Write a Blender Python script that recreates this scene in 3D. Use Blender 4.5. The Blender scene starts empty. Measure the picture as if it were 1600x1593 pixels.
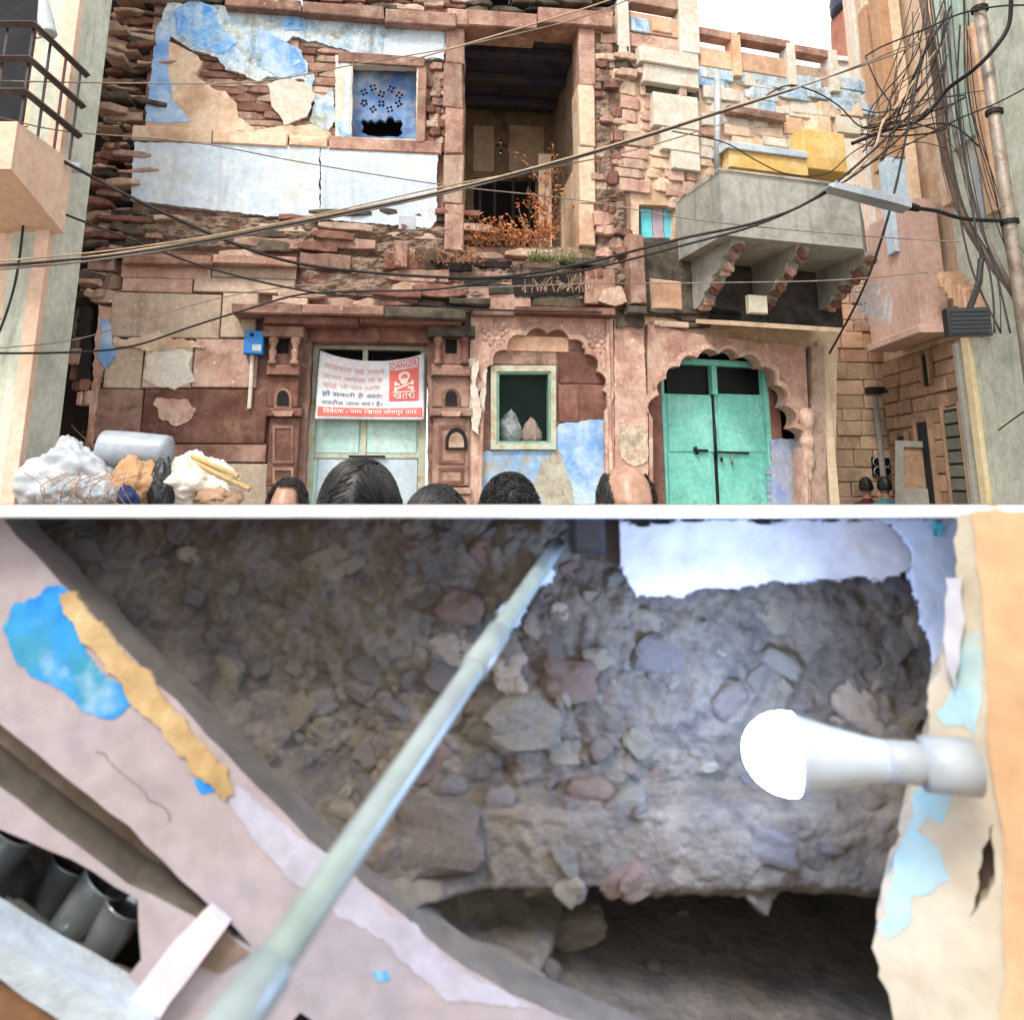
import bpy, bmesh, math, random
from mathutils import Vector, Matrix, noise
from mathutils.geometry import tessellate_polygon
R = math.radians
random.seed(7)
sc = bpy.context.scene
COL = sc.collection
# ------------------------------------------------------------------ camera, sky, sun, exposure
PITCH, FOC, CX, CY, EYE = R(12), 1205.0, 800.0, 504.0, 1.62
CAM = Vector((0, 0, EYE))
cd = bpy.data.cameras.new('camera'); cam = bpy.data.objects.new('camera', cd); COL.objects.link(cam)
cam.location = CAM; cam.rotation_euler = (R(90) + PITCH, 0, 0)
cd.sensor_width = 36; cd.lens = 36 * FOC / 1600; cd.shift_y = -(796.5 - CY) / 1600
cd.dof.use_dof = True; cd.dof.focus_distance = 7.5; cd.dof.aperture_fstop = 6.5; cd.clip_start = .02; cd.clip_end = 3000
sc.camera = cam
SUN_EL, SUN_AZ = R(52), R(205)      # azimuth clockwise from +Y
wd = bpy.data.worlds.new('World'); sc.world = wd; wd.use_nodes = True
wn = wd.node_tree.nodes; bg = wn['Background']
sky = wn.new('ShaderNodeTexSky'); sky.sky_type = 'NISHITA'; sky.sun_disc = False
sky.sun_elevation = SUN_EL; sky.sun_rotation = SUN_AZ; sky.dust_density = 4; sky.air_density = .8; sky.ozone_density = .6
ov = wn.new('ShaderNodeMix'); ov.data_type = 'RGBA'; ov.inputs[0].default_value = .8; ov.inputs[7].default_value = (5.2, 5.3, 5.4, 1)   # even white overcast over the clear sky
wd.node_tree.links.new(sky.outputs[0], ov.inputs[6]); wd.node_tree.links.new(ov.outputs[2], bg.inputs[0]); bg.inputs[1].default_value = .12
sl = bpy.data.lights.new('sun', 'SUN'); so = bpy.data.objects.new('sun', sl); COL.objects.link(so)
sl.energy = 1.2; sl.angle = R(14); sl.color = (1, .95, .88)
sd = Vector((math.sin(SUN_AZ) * math.cos(SUN_EL), math.cos(SUN_AZ) * math.cos(SUN_EL), math.sin(SUN_EL)))
so.rotation_euler = sd.to_track_quat('Z', 'Y').to_euler(); so.location = sd * 30
vs = sc.view_settings; vs.view_transform = 'Standard'; vs.look = 'None'; vs.gamma = 1; vs.exposure = 1.7
# ------------------------------------------------------------------ geometry of the view used to lay out real places
def ray(px, py):
    a, b = (px - CX) / FOC, (CY - py) / FOC
    return Vector((a, math.cos(PITCH) - b * math.sin(PITCH), math.sin(PITCH) + b * math.cos(PITCH)))
def at(px, py, Y):
    r = ray(px, py); return CAM + r * (Y / r.y)
class Frame:                     # a vertical wall plane: u along it, d out of it towards the street, z up
    def __init__(s, o, deg):
        a = R(deg); s.o = Vector((o[0], o[1], 0)); s.u = Vector((math.cos(a), math.sin(a), 0)); s.n = Vector((math.sin(a), -math.cos(a), 0)); s.a = a
    def uz(s, px, py, d=0):
        r = ray(px, py); t = (s.o + s.n * d - CAM).dot(s.n) / r.dot(s.n); p = CAM + r * t
        return ((p - s.o).dot(s.u), p.z)
    def W(s, u, d, z): return s.o + s.u * u + s.n * d + Vector((0, 0, z))
    def rect(s, x0, y0, x1, y1, d=0):
        xm, ym = (x0 + x1) / 2, (y0 + (min(y1, 789) if y1 > 850 and y0 < 789 else y1)) / 2
        return s.uz(x0, ym, d)[0], s.uz(x1, ym, d)[0], s.uz(xm, y1, d)[1], s.uz(xm, y0, d)[1]
A = Frame((0, 8.0), 7)
_u = A.uz(985, 640)[0]; B = Frame(A.W(_u, 0, 0), 16)
# ------------------------------------------------------------------ materials
def lin(h):
    h = h.lstrip('#'); v = [int(h[i:i + 2], 16) / 255 for i in (0, 2, 4)]
    return tuple((x / 12.92 if x <= .04045 else ((x + .055) / 1.055) ** 2.4) for x in v) + (1,)
MATS = {}
def mat(name, cols, s=3., fine=30., rough=.9, bump=.35, dirt=None, da=.5, var=.18, streak=None, sa=.5, metal=0., spec=.3, bd=.02, sharp=.12, fleck=None, fa=.5, grime=None, ga=.5):
    m = bpy.data.materials.new(name); m.use_nodes = True; N = m.node_tree.nodes; L = m.node_tree.links
    b = N['Principled BSDF']; b.inputs['Roughness'].default_value = rough; b.inputs['Metallic'].default_value = metal
    b.inputs['Specular IOR Level'].default_value = spec
    tc = N.new('ShaderNodeTexCoord'); oi = N.new('ShaderNodeObjectInfo'); mp = N.new('ShaderNodeVectorMath'); mp.operation = 'MULTIPLY_ADD'
    mp.inputs[1].default_value = (1, 1, 1); L.new(tc.outputs['Object'], mp.inputs[0])
    sv = N.new('ShaderNodeVectorMath'); sv.operation = 'SCALE'; sv.inputs[0].default_value = (13, 7, 9); L.new(oi.outputs['Random'], sv.inputs['Scale']); L.new(sv.outputs[0], mp.inputs[2])
    def nz(scale, det=6, vec=None, ro=.6):
        n = N.new('ShaderNodeTexNoise'); n.inputs['Scale'].default_value = scale; n.inputs['Detail'].default_value = det; n.inputs['Roughness'].default_value = ro
        L.new(vec or mp.outputs[0], n.inputs['Vector']); return n
    def ramp(fac, a, bb, c0=(0, 0, 0, 1), c1=(1, 1, 1, 1)):
        r = N.new('ShaderNodeValToRGB'); r.color_ramp.elements[0].position = a; r.color_ramp.elements[1].position = bb
        r.color_ramp.elements[0].color = c0; r.color_ramp.elements[1].color = c1; L.new(fac, r.inputs[0]); return r
    def mix(fac, x, y, typ='MIX'):
        k = N.new('ShaderNodeMix'); k.data_type = 'RGBA'; k.blend_type = typ
        if isinstance(fac, float): k.inputs[0].default_value = fac
        else: L.new(fac, k.inputs[0])
        for i, v in ((6, x), (7, y)):
            if isinstance(v, tuple): k.inputs[i].default_value = v
            else: L.new(v, k.inputs[i])
        return k.outputs[2]
    cs = [lin(c) if isinstance(c, str) else c for c in cols]
    n1 = nz(s); cr = N.new('ShaderNodeValToRGB'); L.new(n1.outputs[0], cr.inputs[0])
    E = cr.color_ramp.elements; k = len(cs); p0, p1 = .5 - sharp, .5 + sharp
    E[0].color = cs[0]; E[0].position = p0
    E[1].color = cs[-1]; E[1].position = p1
    for i in range(1, k - 1):
        e = E.new(p0 + (p1 - p0) * i / (k - 1)); e.color = cs[i]
    col = cr.outputs[0]
    nf = nz(fine, 5); fr = ramp(nf.outputs[0], .25, .75, (.72, .7, .68, 1), (1.12, 1.12, 1.12, 1)); col = mix(.8, col, fr.outputs[0], 'MULTIPLY')
    if dirt:
        v2 = N.new('ShaderNodeVectorMath'); v2.inputs[1].default_value = (3.1, 5.7, 1.3); L.new(mp.outputs[0], v2.inputs[0])
        n2 = nz(s * 1.7, 8, v2.outputs[0], .7); r2 = ramp(n2.outputs[0], .60 - .25 * da, .86 - .2 * da); col = mix(r2.outputs[0], col, lin(dirt))
    if streak:
        v3 = N.new('ShaderNodeVectorMath'); v3.operation = 'MULTIPLY'; v3.inputs[1].default_value = (9, 9, .9); L.new(mp.outputs[0], v3.inputs[0])
        n3 = nz(1.0, 5, v3.outputs[0]); r3 = ramp(n3.outputs[0], .55, .78); f = N.new('ShaderNodeMath'); f.operation = 'MULTIPLY'; f.inputs[1].default_value = sa; L.new(r3.outputs[0], f.inputs[0])
        col = mix(f.outputs[0], col, lin(streak))
    if fleck:
        v4 = N.new('ShaderNodeVectorMath'); v4.inputs[1].default_value = (7.7, 2.1, 4.4); L.new(mp.outputs[0], v4.inputs[0])
        n4 = nz(17, 9, v4.outputs[0], .72); r4 = ramp(n4.outputs[0], .66 - .12 * fa, .70 - .12 * fa); col = mix(r4.outputs[0], col, lin(fleck))
    if grime:
        v5 = N.new('ShaderNodeVectorMath'); v5.inputs[1].default_value = (1.9, 8.8, 6.2); L.new(mp.outputs[0], v5.inputs[0])
        n5 = nz(5.5, 10, v5.outputs[0], .78); r5 = ramp(n5.outputs[0], .62 - .2 * ga, .80 - .18 * ga); f5 = N.new('ShaderNodeMath'); f5.operation = 'MULTIPLY'; f5.inputs[1].default_value = .8; L.new(r5.outputs[0], f5.inputs[0]); col = mix(f5.outputs[0], col, lin(grime))
    if var:
        vr = ramp(oi.outputs['Random'], 0, 1, (1 - var,) * 3 + (1,), (1 + var * .6,) * 3 + (1,)); col = mix(1.0, col, vr.outputs[0], 'MULTIPLY')
    L.new(col, b.inputs['Base Color'])
    if bump:
        bp = N.new('ShaderNodeBump'); bp.inputs['Strength'].default_value = bump; bp.inputs['Distance'].default_value = bd
        nb = nz(fine * .55, 7, None, .68); L.new(nb.outputs[0], bp.inputs['Height']); L.new(bp.outputs[0], b.inputs['Normal'])
    MATS[name] = m; return m
def emit(name, col, st):
    m = bpy.data.materials.new(name); m.use_nodes = True; b = m.node_tree.nodes['Principled BSDF']
    b.inputs['Base Color'].default_value = lin(col); b.inputs['Emission Color'].default_value = lin(col); b.inputs['Emission Strength'].default_value = st
    return m
RED = mat('red_sandstone', ['#826154', '#997667', '#ad8a7a'], 2.2, 26, dirt='#c0a792', da=.42, streak='#4a3a35', sa=.6, var=.28, fleck='#cbb09a', fa=.35, grime='#3f302b', ga=.45, bump=.6)
RED2 = mat('red_sandstone_dark', ['#684439', '#7b5549', '#8a6256'], 2.4, 22, dirt='#a3806d', da=.3, streak='#332624', sa=.5, var=.2, fleck='#b5978a', fa=.2, grime='#33241f', ga=.45, bump=.6)
TAN = mat('tan_sandstone', ['#a58a76', '#bda391', '#b39a89'], 3, 22, dirt='#8f6f60', da=.35, streak='#4e4038', sa=.5, var=.28, fleck='#d6c4b0', fa=.4, grime='#55463c', ga=.42, bump=.6)
PINK = mat('pink_sandstone', ['#b08a7b', '#c09d8c', '#cbae9d'], 2.6, 22, dirt='#8a5a4a', da=.4, streak='#6a4a40', sa=.5, var=.15, fleck='#dcc9b6', fa=.5, grime='#6a4f44', ga=.4, bump=.5)
CREAM = mat('cream_plaster', ['#cdb196', '#d9c2a8', '#c3a184'], 2, 18, dirt='#a5836a', da=.3, streak='#8f7a68', sa=.45, var=.08, grime='#8a7464', ga=.3)
BEIGE = mat('beige_sandstone', ['#ab9783', '#bda996', '#b3a48e'], 2.2, 22, dirt='#96786a', da=.35, streak='#6f5a4e', sa=.45, var=.12, fleck='#d6c6b2', fa=.45, grime='#7a6254', ga=.35, bump=.5)
BLUE = mat('blue_limewash', ['#6f9cd2', '#8db2dc', '#adc6de'], 3.2, 20, dirt='#c3ccd2', da=.5, streak='#a08c78', sa=.4, var=.06, grime='#8c8a80', ga=.3)
BLUE2 = mat('strong_blue_limewash', ['#4a90d8', '#74aee2', '#9cc2e2'], 6, 20, dirt='#c0ced8', da=.55, var=.06, grime='#8a8f88', ga=.4, streak='#a8b4b8', sa=.5)
SKYP = mat('pale_blue_plaster', ['#7fa9d4', '#a9c2d6', '#c4cfd2', '#b4bda6'], 4.6, 22, dirt='#77745c', da=.5, streak='#4f5040', sa=.85, var=.05, sharp=.2, grime='#565440', ga=.5, fleck='#dfe2de', fa=.5)
WHITE = mat('white_plaster', ['#b9c6d2', '#c6cfd6', '#c6c6be'], 1.8, 16, dirt='#a3b4c4', da=.45, streak='#94897a', sa=.5, var=.05, bump=.2, grime='#8b8a80', ga=.25)
WHT2 = mat('chalk_plaster', ['#d0ccc2', '#c8beac'], 5, 22, dirt='#b99a80', da=.3, var=.05)
CONC = mat('grey_concrete', ['#94948c', '#a3a298', '#8e8e86'], 1.5, 18, dirt='#6f6e66', da=.3, streak='#5c5a52', sa=.6, var=.05, bump=.3, grime='#67645a', ga=.35)
GREEN = mat('pale_green_plaster', ['#bcc1b1', '#c6c9ba', '#b2b7a8'], 1.3, 15, dirt='#8d9184', da=.3, streak='#7d8072', sa=.65, var=.03, bump=.3, grime='#8d8f80', ga=.35)
PEACH = mat('peach_tile', ['#d2b29a', '#d9bca6'], 1.6, 14, streak='#94725c', sa=.3, var=.06, bump=.1, rough=.6)
MOSS = mat('mossy_stone', ['#37322c', '#4d463c', '#62584b'], 5, 25, dirt='#46482f', da=.25, var=.2, fleck='#8a7d6c', fa=.3)
DARK = mat('soot_and_shade_dark', ['#1c1a1a', '#2a2523'], 4, 20, var=.2)  # soot on stones; in gaps, holes and niches shade given as colour
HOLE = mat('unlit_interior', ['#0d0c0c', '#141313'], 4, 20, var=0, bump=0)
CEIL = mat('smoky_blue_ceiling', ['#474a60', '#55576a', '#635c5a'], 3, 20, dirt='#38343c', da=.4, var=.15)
MINT = mat('mint_metal', ['#aed2c8', '#b8d8d0', '#c0dad2'], 1.6, 20, rough=.5, bump=.08, dirt='#9a7050', da=.1, streak='#b08a60', sa=.25, var=.03)
ICE = mat('ice_blue_metal', ['#b3c6d2', '#c0d0d8'], 1.4, 20, rough=.5, bump=.08, streak='#a99880', sa=.2, var=.02)
RUST = mat('rusty_frame', ['#b9c4b4', '#b8bba6', '#a98a60'], 7, 30, rough=.7, bump=.2, var=.05, sharp=.2)
TURQ = mat('turquoise_metal', ['#70bfb0', '#7cc7b8', '#88cdc0'], 1.5, 24, rough=.42, bump=.1, dirt='#4f9682', da=.3, streak='#3f7f6c', sa=.5, var=.02, grime='#3a5c4e', ga=.36, fleck='#2f4a40', fa=.05)
IRON = mat('dark_iron', ['#17181a', '#2b2624'], 8, 30, rough=.6, var=.05, metal=.4)
BROWNM = mat('brown_painted_iron', ['#3a2e2b', '#4a3c37'], 6, 25, rough=.5, var=.05)
SOIL = mat('dusty_ground', ['#7a7066', '#8f8376'], 1.5, 20)
YEL = mat('yellow_paint', ['#d0a862', '#dcba78'], 2, 18, dirt='#e0cfa8', da=.35, var=.06)
ORNG = mat('orange_sandstone', ['#cba384', '#d6b296', '#c09677'], 2.4, 22, dirt='#9d7860', da=.35, streak='#806652', sa=.4, var=.2)
LANE = mat('lane_sandstone', ['#d0b493', '#dcc0a0', '#c4a88a'], 3, 20, dirt='#a8988a', da=.4, var=.22)
SHADEST = mat('shade_brown_stone', ['#92765f', '#a4866e'], 3, 20, dirt='#5e483c', da=.4, var=.2)  # lane stone browned for the shade beneath the overhang
def wood(n, c): return mat(n, c, 5, 30, var=.05)
WOOD = wood('old_wood', ['#5a4638', '#6d5644']); BAMB = mat('bamboo', ['#c2a878', '#a88c5c'], 6, 30, var=.05)
PLW = mat('white_plastic', ['#b9bdc0', '#a6acb2'], 3, 14, rough=.4, bump=.2, dirt='#7d8288', da=.4, var=.04, spec=.5)
PLG = mat('grey_plastic', ['#848c94', '#98a0a6'], 3, 14, rough=.35, bump=.12, var=.04, spec=.5)
PLK = mat('black_plastic', ['#15171b', '#24272d'], 3, 14, rough=.35, bump=.3, var=.04, spec=.5)
CARD = mat('cardboard', ['#a07a58', '#b08a66'], 3, 20, var=.04)
NAVY = mat('navy_cloth', ['#1f2a4c', '#2a3560'], 6, 40, var=.03)
CABLE = mat('black_cable', ['#1d1b1b', '#2c2827'], 9, 30, rough=.55, var=.25)
CABG = mat('grey_cable', ['#6d655e', '#8a8178'], 9, 30, rough=.6, var=.2)
CABT = mat('tan_cable', ['#9c866c', '#b59f83'], 9, 30, rough=.6, var=.1)
BOXB = mat('meter_blue', ['#2a78c0', '#3a88cc'], 4, 30, rough=.4, bump=.05, var=0)
BOXW = mat('ivory_plastic', ['#d6d0b8', '#c8c2aa'], 4, 30, rough=.4, bump=.03, var=0)
STEEL = mat('galvanised_pole', ['#857c73', '#968c80', '#75685e'], 4, 30, rough=.5, metal=.3, dirt='#6b4a36', da=.4, var=.05)
LEAFD = mat('dry_leaf', ['#9c5a34', '#b87446', '#86492c'], 12, 30, var=.3, bump=0)
LEAFG = mat('green_leaf', ['#6b7a48', '#848c5c'], 12, 30, var=.3, bump=0)
TWIG = mat('dry_twig', ['#9a7a64', '#b3957c'], 12, 30, var=.2, bump=0)
CLOTH = mat('banner_cloth', ['#dcd9dd', '#e4e2e4', '#d6dce2'], 3, 30, rough=.7, bump=.05, var=0)
PRED = mat('banner_red', ['#dc6a62', '#e2786f'], 4, 30, rough=.7, bump=0, var=0)
PRED2 = mat('banner_faded_red_ink', ['#dcb6b4', '#d8aeac'], 4, 30, bump=0, var=0)
PNAVY = mat('banner_dark_ink', ['#767d88', '#868c94'], 4, 30, bump=0, var=0)
PCREAM = mat('banner_pale_ink', ['#ece2da', '#e8dcd4'], 4, 30, bump=0, var=0)
WIREM = mat('green_wire', ['#34493f', '#41584c'], 8, 30, rough=.5, var=0, bump=0)
SKIN = mat('skin', ['#8f6a54', '#9c765f', '#a58068'], 30, 90, rough=.40, bump=.15, var=0, bd=.002, spec=.5)
HAIR = mat('black_hair', ['#0b0a0b', '#1a1613'], 20, 80, rough=.5, bump=.1, var=.1, bd=.002, spec=.5)
SHIRTS = [mat('shirt_%d' % i, c, 9, 60, var=0, bump=.1) for i, c in enumerate((['#5f6a78', '#6c7886'], ['#2a2d38', '#363a46'], ['#744038', '#804a40'], ['#b0a898', '#bcb4a4'], ['#3f5a70', '#4a667c'], ['#5a2028', '#6a2a32'], ['#3c7478', '#4a8488']))]
TROU = mat('trousers', ['#23262e', '#2e323a'], 9, 60, var=0)
SHOE = mat('shoe', ['#1a1614', '#241f1c'], 9, 60, var=0, rough=.5)
# ------------------------------------------------------------------ object helpers
def base(o):
    v = Vector((0, 0, 0))
    while o is not None: v += o.location; o = o.parent
    return v
def thing(name, label, cat, loc=(0, 0, 0), group=None):
    o = bpy.data.objects.new(name, None); COL.objects.link(o); o.location = loc; o.empty_display_size = .1
    o['label'] = label; o['category'] = cat
    if group: o['group'] = group
    return o
def tag(o, label, cat, group=None):
    o['label'] = label; o['category'] = cat
    if group: o['group'] = group
    return o
def obj(name, verts, faces, m, root=None, smooth=False, loc=None):
    """one mesh object from world-space vertices; as a child it shares its parent's origin"""
    me = bpy.data.meshes.new(name)
    off = base(root) if root is not None else Vector(loc if loc is not None else (sum((v[0] for v in verts)) / len(verts), sum((v[1] for v in verts)) / len(verts), min(v[2] for v in verts)))
    me.from_pydata([tuple(Vector(v) - off) for v in verts], [], faces)
    bm = bmesh.new(); bm.from_mesh(me); bmesh.ops.recalc_face_normals(bm, faces=bm.faces); bm.to_mesh(me); bm.free()
    ms = m if isinstance(m, (list, tuple)) else [m]
    for x in ms: me.materials.append(x)
    if smooth: me.shade_smooth()
    o = bpy.data.objects.new(name, me); COL.objects.link(o)
    if root is not None: o.parent = root
    else: o.location = off
    return o
def densify(pts, step, jit, seed=0):
    out = []; n = len(pts)
    for i in range(n):
        a = Vector(pts[i]); b = Vector(pts[(i + 1) % n]); k = max(1, int((b - a).length / step)); nn = Vector((-(b - a).y, (b - a).x)).normalized() if (b - a).length > 1e-9 else Vector((0, 0))
        for j in range(k):
            p = a.lerp(b, j / k); fq = min(70, .13 / max(jit, .001)); q = sum(am * noise.noise(Vector((p.x * fq * m_ + seed, p.y * fq * m_ - seed, seed * 1.7 + m_))) for m_, am in ((1, 1.4), (2.7, .8), (6.9, .5), (17, .3)))
            out.append(p + nn * q * jit)
    return out
def prism(loops, d0, d1, W):
    """loops: outer + holes of 2-D points; returns verts, faces of the extruded plate"""
    L3 = [[Vector((p[0], p[1], 0)) for p in lp] for lp in loops]; flat = [p for lp in L3 for p in lp]; n = len(flat)
    tris = tessellate_polygon(L3)
    v = [W(p.x, d1, p.y) for p in flat] + [W(p.x, d0, p.y) for p in flat]
    f = [tuple(t) for t in tris] + [tuple(n + i for i in reversed(t)) for t in tris]
    k = 0
    for lp in L3:
        m = len(lp)
        for i in range(m): a, b = k + i, k + (i + 1) % m; f.append((a, b, n + b, n + a))
        k += m
    return v, f
def plate(F, name, outer, holes, d0, d1, m, root, jit=0., step=.05, seed=0, pj=None):
    """outer/holes in photograph pixels, thrown onto the wall plane at depth pj (default the front face)"""
    q = d1 if pj is None else pj
    lo = [[Vector(F.uz(x, y, q)) for x, y in lp] for lp in [outer] + holes]
    if jit: lo = [densify(lp, step, jit, seed + i) for i, lp in enumerate(lo)]
    v, f = prism(lo, d0, d1, F.W); return obj(name, v, f, m, root)
def poly(F, name, pts, d0, d1, m, root, jit=.016, step=.022, seed=None):
    return plate(F, name, pts, [], d0, d1, m, root, jit, step, random.random() * 50 if seed is None else seed)
def boxv(F, u0, u1, z0, z1, d0, d1, b=.006, j=0., top=1.):
    jj = lambda: random.uniform(-j, j)
    c = [(u0, z0), (u1, z0), (u1, z1), (u0, z1)]; bb = min(b, abs(u1 - u0) * .3, abs(z1 - z0) * .3, abs(d1 - d0) * .45)
    sg = [(1, 1), (-1, 1), (-1, -1), (1, -1)]; cj = [(x + jj(), z + jj()) for x, z in c]; dj = [d1 + jj() for _ in c]
    v = [F.W(x, d0, z) for x, z in cj] + [F.W(x, d1 - bb, z) for x, z in cj] + [F.W(x + bb * s[0], dd, z + bb * s[1]) for (x, z), s, dd in zip(cj, sg, dj)]
    f = [(3, 2, 1, 0), (8, 9, 10, 11)]
    for r in (0, 4):
        for i in range(4): k = (i + 1) % 4; f.append((r + i, r + k, r + k + 4, r + i + 4))
    return v, f
def box(F, name, x0, y0, x1, y1, d0, d1, m, root, b=.006, j=0.):
    u0, u1, z0, z1 = F.rect(x0, y0, x1, y1, d1); v, f = boxv(F, u0, u1, z0, z1, d0, d1, b, j); return obj(name, v, f, m, root)
def ubox(F, name, u0, u1, z0, z1, d0, d1, m, root, b=.006, j=0.):
    v, f = boxv(F, u0, u1, z0, z1, d0, d1, b, j); return obj(name, v, f, m, root)
def tubev(pts, rad, sides=6, cap=True):
    pts = [Vector(p) for p in pts]; n = len(pts); rs = rad if isinstance(rad, (list, tuple)) else [rad] * n; v = []; f = []; up = Vector((0.13, .21, 1)).normalized()
    for i, p in enumerate(pts):
        t = (pts[min(i + 1, n - 1)] - pts[max(i - 1, 0)]); t = t.normalized() if t.length > 1e-9 else Vector((0, 0, 1))
        a = t.cross(up); a = a.normalized() if a.length > .05 else t.cross(Vector((1, 0, 0))).normalized(); b = t.cross(a)
        for k in range(sides): g = 2 * math.pi * k / sides; v.append(p + (a * math.cos(g) + b * math.sin(g)) * rs[i])
    for i in range(n - 1):
        for k in range(sides): q = (k + 1) % sides; f.append((i * sides + k, i * sides + q, (i + 1) * sides + q, (i + 1) * sides + k))
    if cap: f += [tuple(range(sides)), tuple(range((n - 1) * sides, n * sides))]
    return v, f
def merge(parts):
    V = []; Fc = []
    for v, f in parts: k = len(V); V += list(v); Fc += [tuple(i + k for i in q) for q in f]
    return V, Fc
def smooth_path(P, k=6):
    P = [Vector(p) for p in P]; out = []
    for i in range(len(P) - 1):
        p0, p1, p2, p3 = P[max(i - 1, 0)], P[i], P[i + 1], P[min(i + 2, len(P) - 1)]
        for j in range(k):
            t = j / k; out.append(.5 * ((2 * p1) + (p2 - p0) * t + (2 * p0 - 5 * p1 + 4 * p2 - p3) * t * t + (3 * p1 - p0 - 3 * p2 + p3) * t ** 3))
    return out + [P[-1]]
def lathev(prof, o, ax, seg=24):
    """prof: (radius, distance along axis)"""
    ax = Vector(ax).normalized(); a = ax.orthogonal().normalized(); b = ax.cross(a); v = []; f = []; n = len(prof)
    for r, h in prof:
        for k in range(seg): g = 2 * math.pi * k / seg; v.append(Vector(o) + ax * h + (a * math.cos(g) + b * math.sin(g)) * max(r, 1e-4))
    for i in range(n - 1):
        for k in range(seg): q = (k + 1) % seg; f.append((i * seg + k, i * seg + q, (i + 1) * seg + q, (i + 1) * seg + k))
    return v, f
# alike stones share a handful of rough meshes
def rock_mesh(seed, sub=2, amp=.35, flat=1.):
    bm = bmesh.new(); bmesh.ops.create_icosphere(bm, subdivisions=sub, radius=.5)
    for v in bm.verts:
        p = v.co.copy(); q = noise.noise(p * 2.1 + Vector((seed * 3.3, 0, seed))) * amp + noise.noise(p * 5 + Vector((seed, seed, 0))) * amp * .35
        m = max(abs(p.x), abs(p.y), abs(p.z)) / .5; v.co = p * (1 + q) / (m ** .55)
    me = bpy.data.meshes.new('rough_stone'); bm.to_mesh(me); bm.free(); return me
ROCKS = {}
def rock(name, p, size, rot, m, root, kinds=9, sub=2):
    key = (m.name, random.randrange(kinds), sub)
    if key not in ROCKS:
        me = rock_mesh(key[1] + 1, sub); me.materials.append(m); ROCKS[key] = me
    o = bpy.data.objects.new(name, ROCKS[key]); COL.objects.link(o); o.parent = root
    o.location = Vector(p) - base(root); o.scale = size; o.rotation_euler = rot; return o
def slabv(F, u0, u1, z0, z1, d0, d1, j):
    n = 4; v = []; h = z1 - z0; jj = lambda k=1.: random.uniform(-j, j) * k; b = min(.009, h * .22)
    for i in range(n + 1):
        u = u0 + (u1 - u0) * i / n + (jj(.6) if 0 < i < n else 0); e = .22 * h if i in (0, n) and random.random() < .6 else 0; dd = d1 + jj() - e * 1.5; zt, zl = z1 + jj(.5) - e, z0 + jj(.5) + e
        v += [F.W(u, d0, zl), F.W(u, dd - b, zl), F.W(u, dd, zl + b + jj(.3)), F.W(u, dd + jj(.4), zt - b), F.W(u, dd - b, zt), F.W(u, d0, zt)]
    f = [tuple(range(6)), tuple(range(6 * n + 5, 6 * n - 1, -1))] + [(i * 6 + k, i * 6 + (k + 1) % 6, i * 6 + 6 + (k + 1) % 6, i * 6 + 6 + k) for i in range(n) for k in range(6)]
    return v, f
def slabs(F, name, x0, y0, x1, y1, hpx, wpx, d0, dr, mats, root, j=.012, fill=1., tilt=2.5):
    """rough flat stones bedded in courses over a pixel rectangle"""
    y = y0
    while y < y1:
        h = random.uniform(*hpx); x = x0 + random.uniform(-8, 8)
        while x < x1:
            w = random.uniform(*wpx)
            if random.random() < fill:
                u0, u1, z0, z1 = F.rect(x, y + random.uniform(-1, 1), x + w - 1.5, y + h - 1.2, 0); d1 = random.uniform(*dr)
                v, f = slabv(F, u0, u1, z0, z1, d0, d1, j)
                c = F.W((u0 + u1) / 2, d1, (z0 + z1) / 2); ro = Matrix.Rotation(R(random.uniform(-tilt, tilt)), 3, F.n)
                obj(name, [c + ro @ (q - c) for q in v], f, random.choice(mats), root)
            x += w
        y += h
def struct(name, v, f, m): o = obj(name, v, f, m, None, loc=(0, 0, 0)); o['kind'] = 'structure'; return o
# ------------------------------------------------------------------ ground
struct('ground', [(-400, -400, 0), (400, -400, 0), (400, 400, 0), (-400, 400, 0)], [(0, 1, 2, 3)], SOIL)
GY = 1030      # photograph row that lies just under the ground line of the facade
# ================================================================== MAIN HOUSE
H = thing('sandstone_house', 'crumbling red sandstone house with peeling blue plaster and an open upper veranda', 'house', A.W(-1, 0, 0))
def cusped(P, bulge=.32, k=7):
    out = []; c = Vector((sum(p[0] for p in P) / len(P), max(p[1] for p in P)))
    for i in range(len(P) - 1):
        a, b = Vector(P[i]), Vector(P[i + 1]); m = (a + b) / 2; nn = Vector((-(b - a).y, (b - a).x)).normalized()
        if (m + nn - c).length < (m - c).length: nn = -nn
        for j in range(k): t = j / k; out.append(tuple(a.lerp(b, t) + nn * (b - a).length * bulge * math.sin(math.pi * t) ** .8))
    return out + [P[-1]]
ARCH = [(745, GY), (756, 640)] + cusped([(756, 638), (759, 602), (771, 569), (792, 547), (822, 525), (856, 521), (890, 531), (915, 553), (933, 580), (942, 610), (945, 642)]) + [(950, GY)]
VER = [(726, 385), (727, 42), (912, 30), (905, 385)]
DOOR = [(460, GY), (487, 534), (668, 534), (672, GY)]
WIN = [(551, 101), (651, 104), (650, 218), (549, 214)]
plate(A, 'wall', [(240, 6), (720, 40), (727, 20), (965, 8), (985, 30), (990, GY), (120, GY), (132, 690), (165, 430), (205, 330), (222, 190)], [VER, DOOR, [(766, 571), (869, 571), (869, 701), (766, 701)], WIN, [(880, 500), (884, 500), (882, 503)]], -.40, -.03, RED, H, .01, .12, pj=0)
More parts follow.
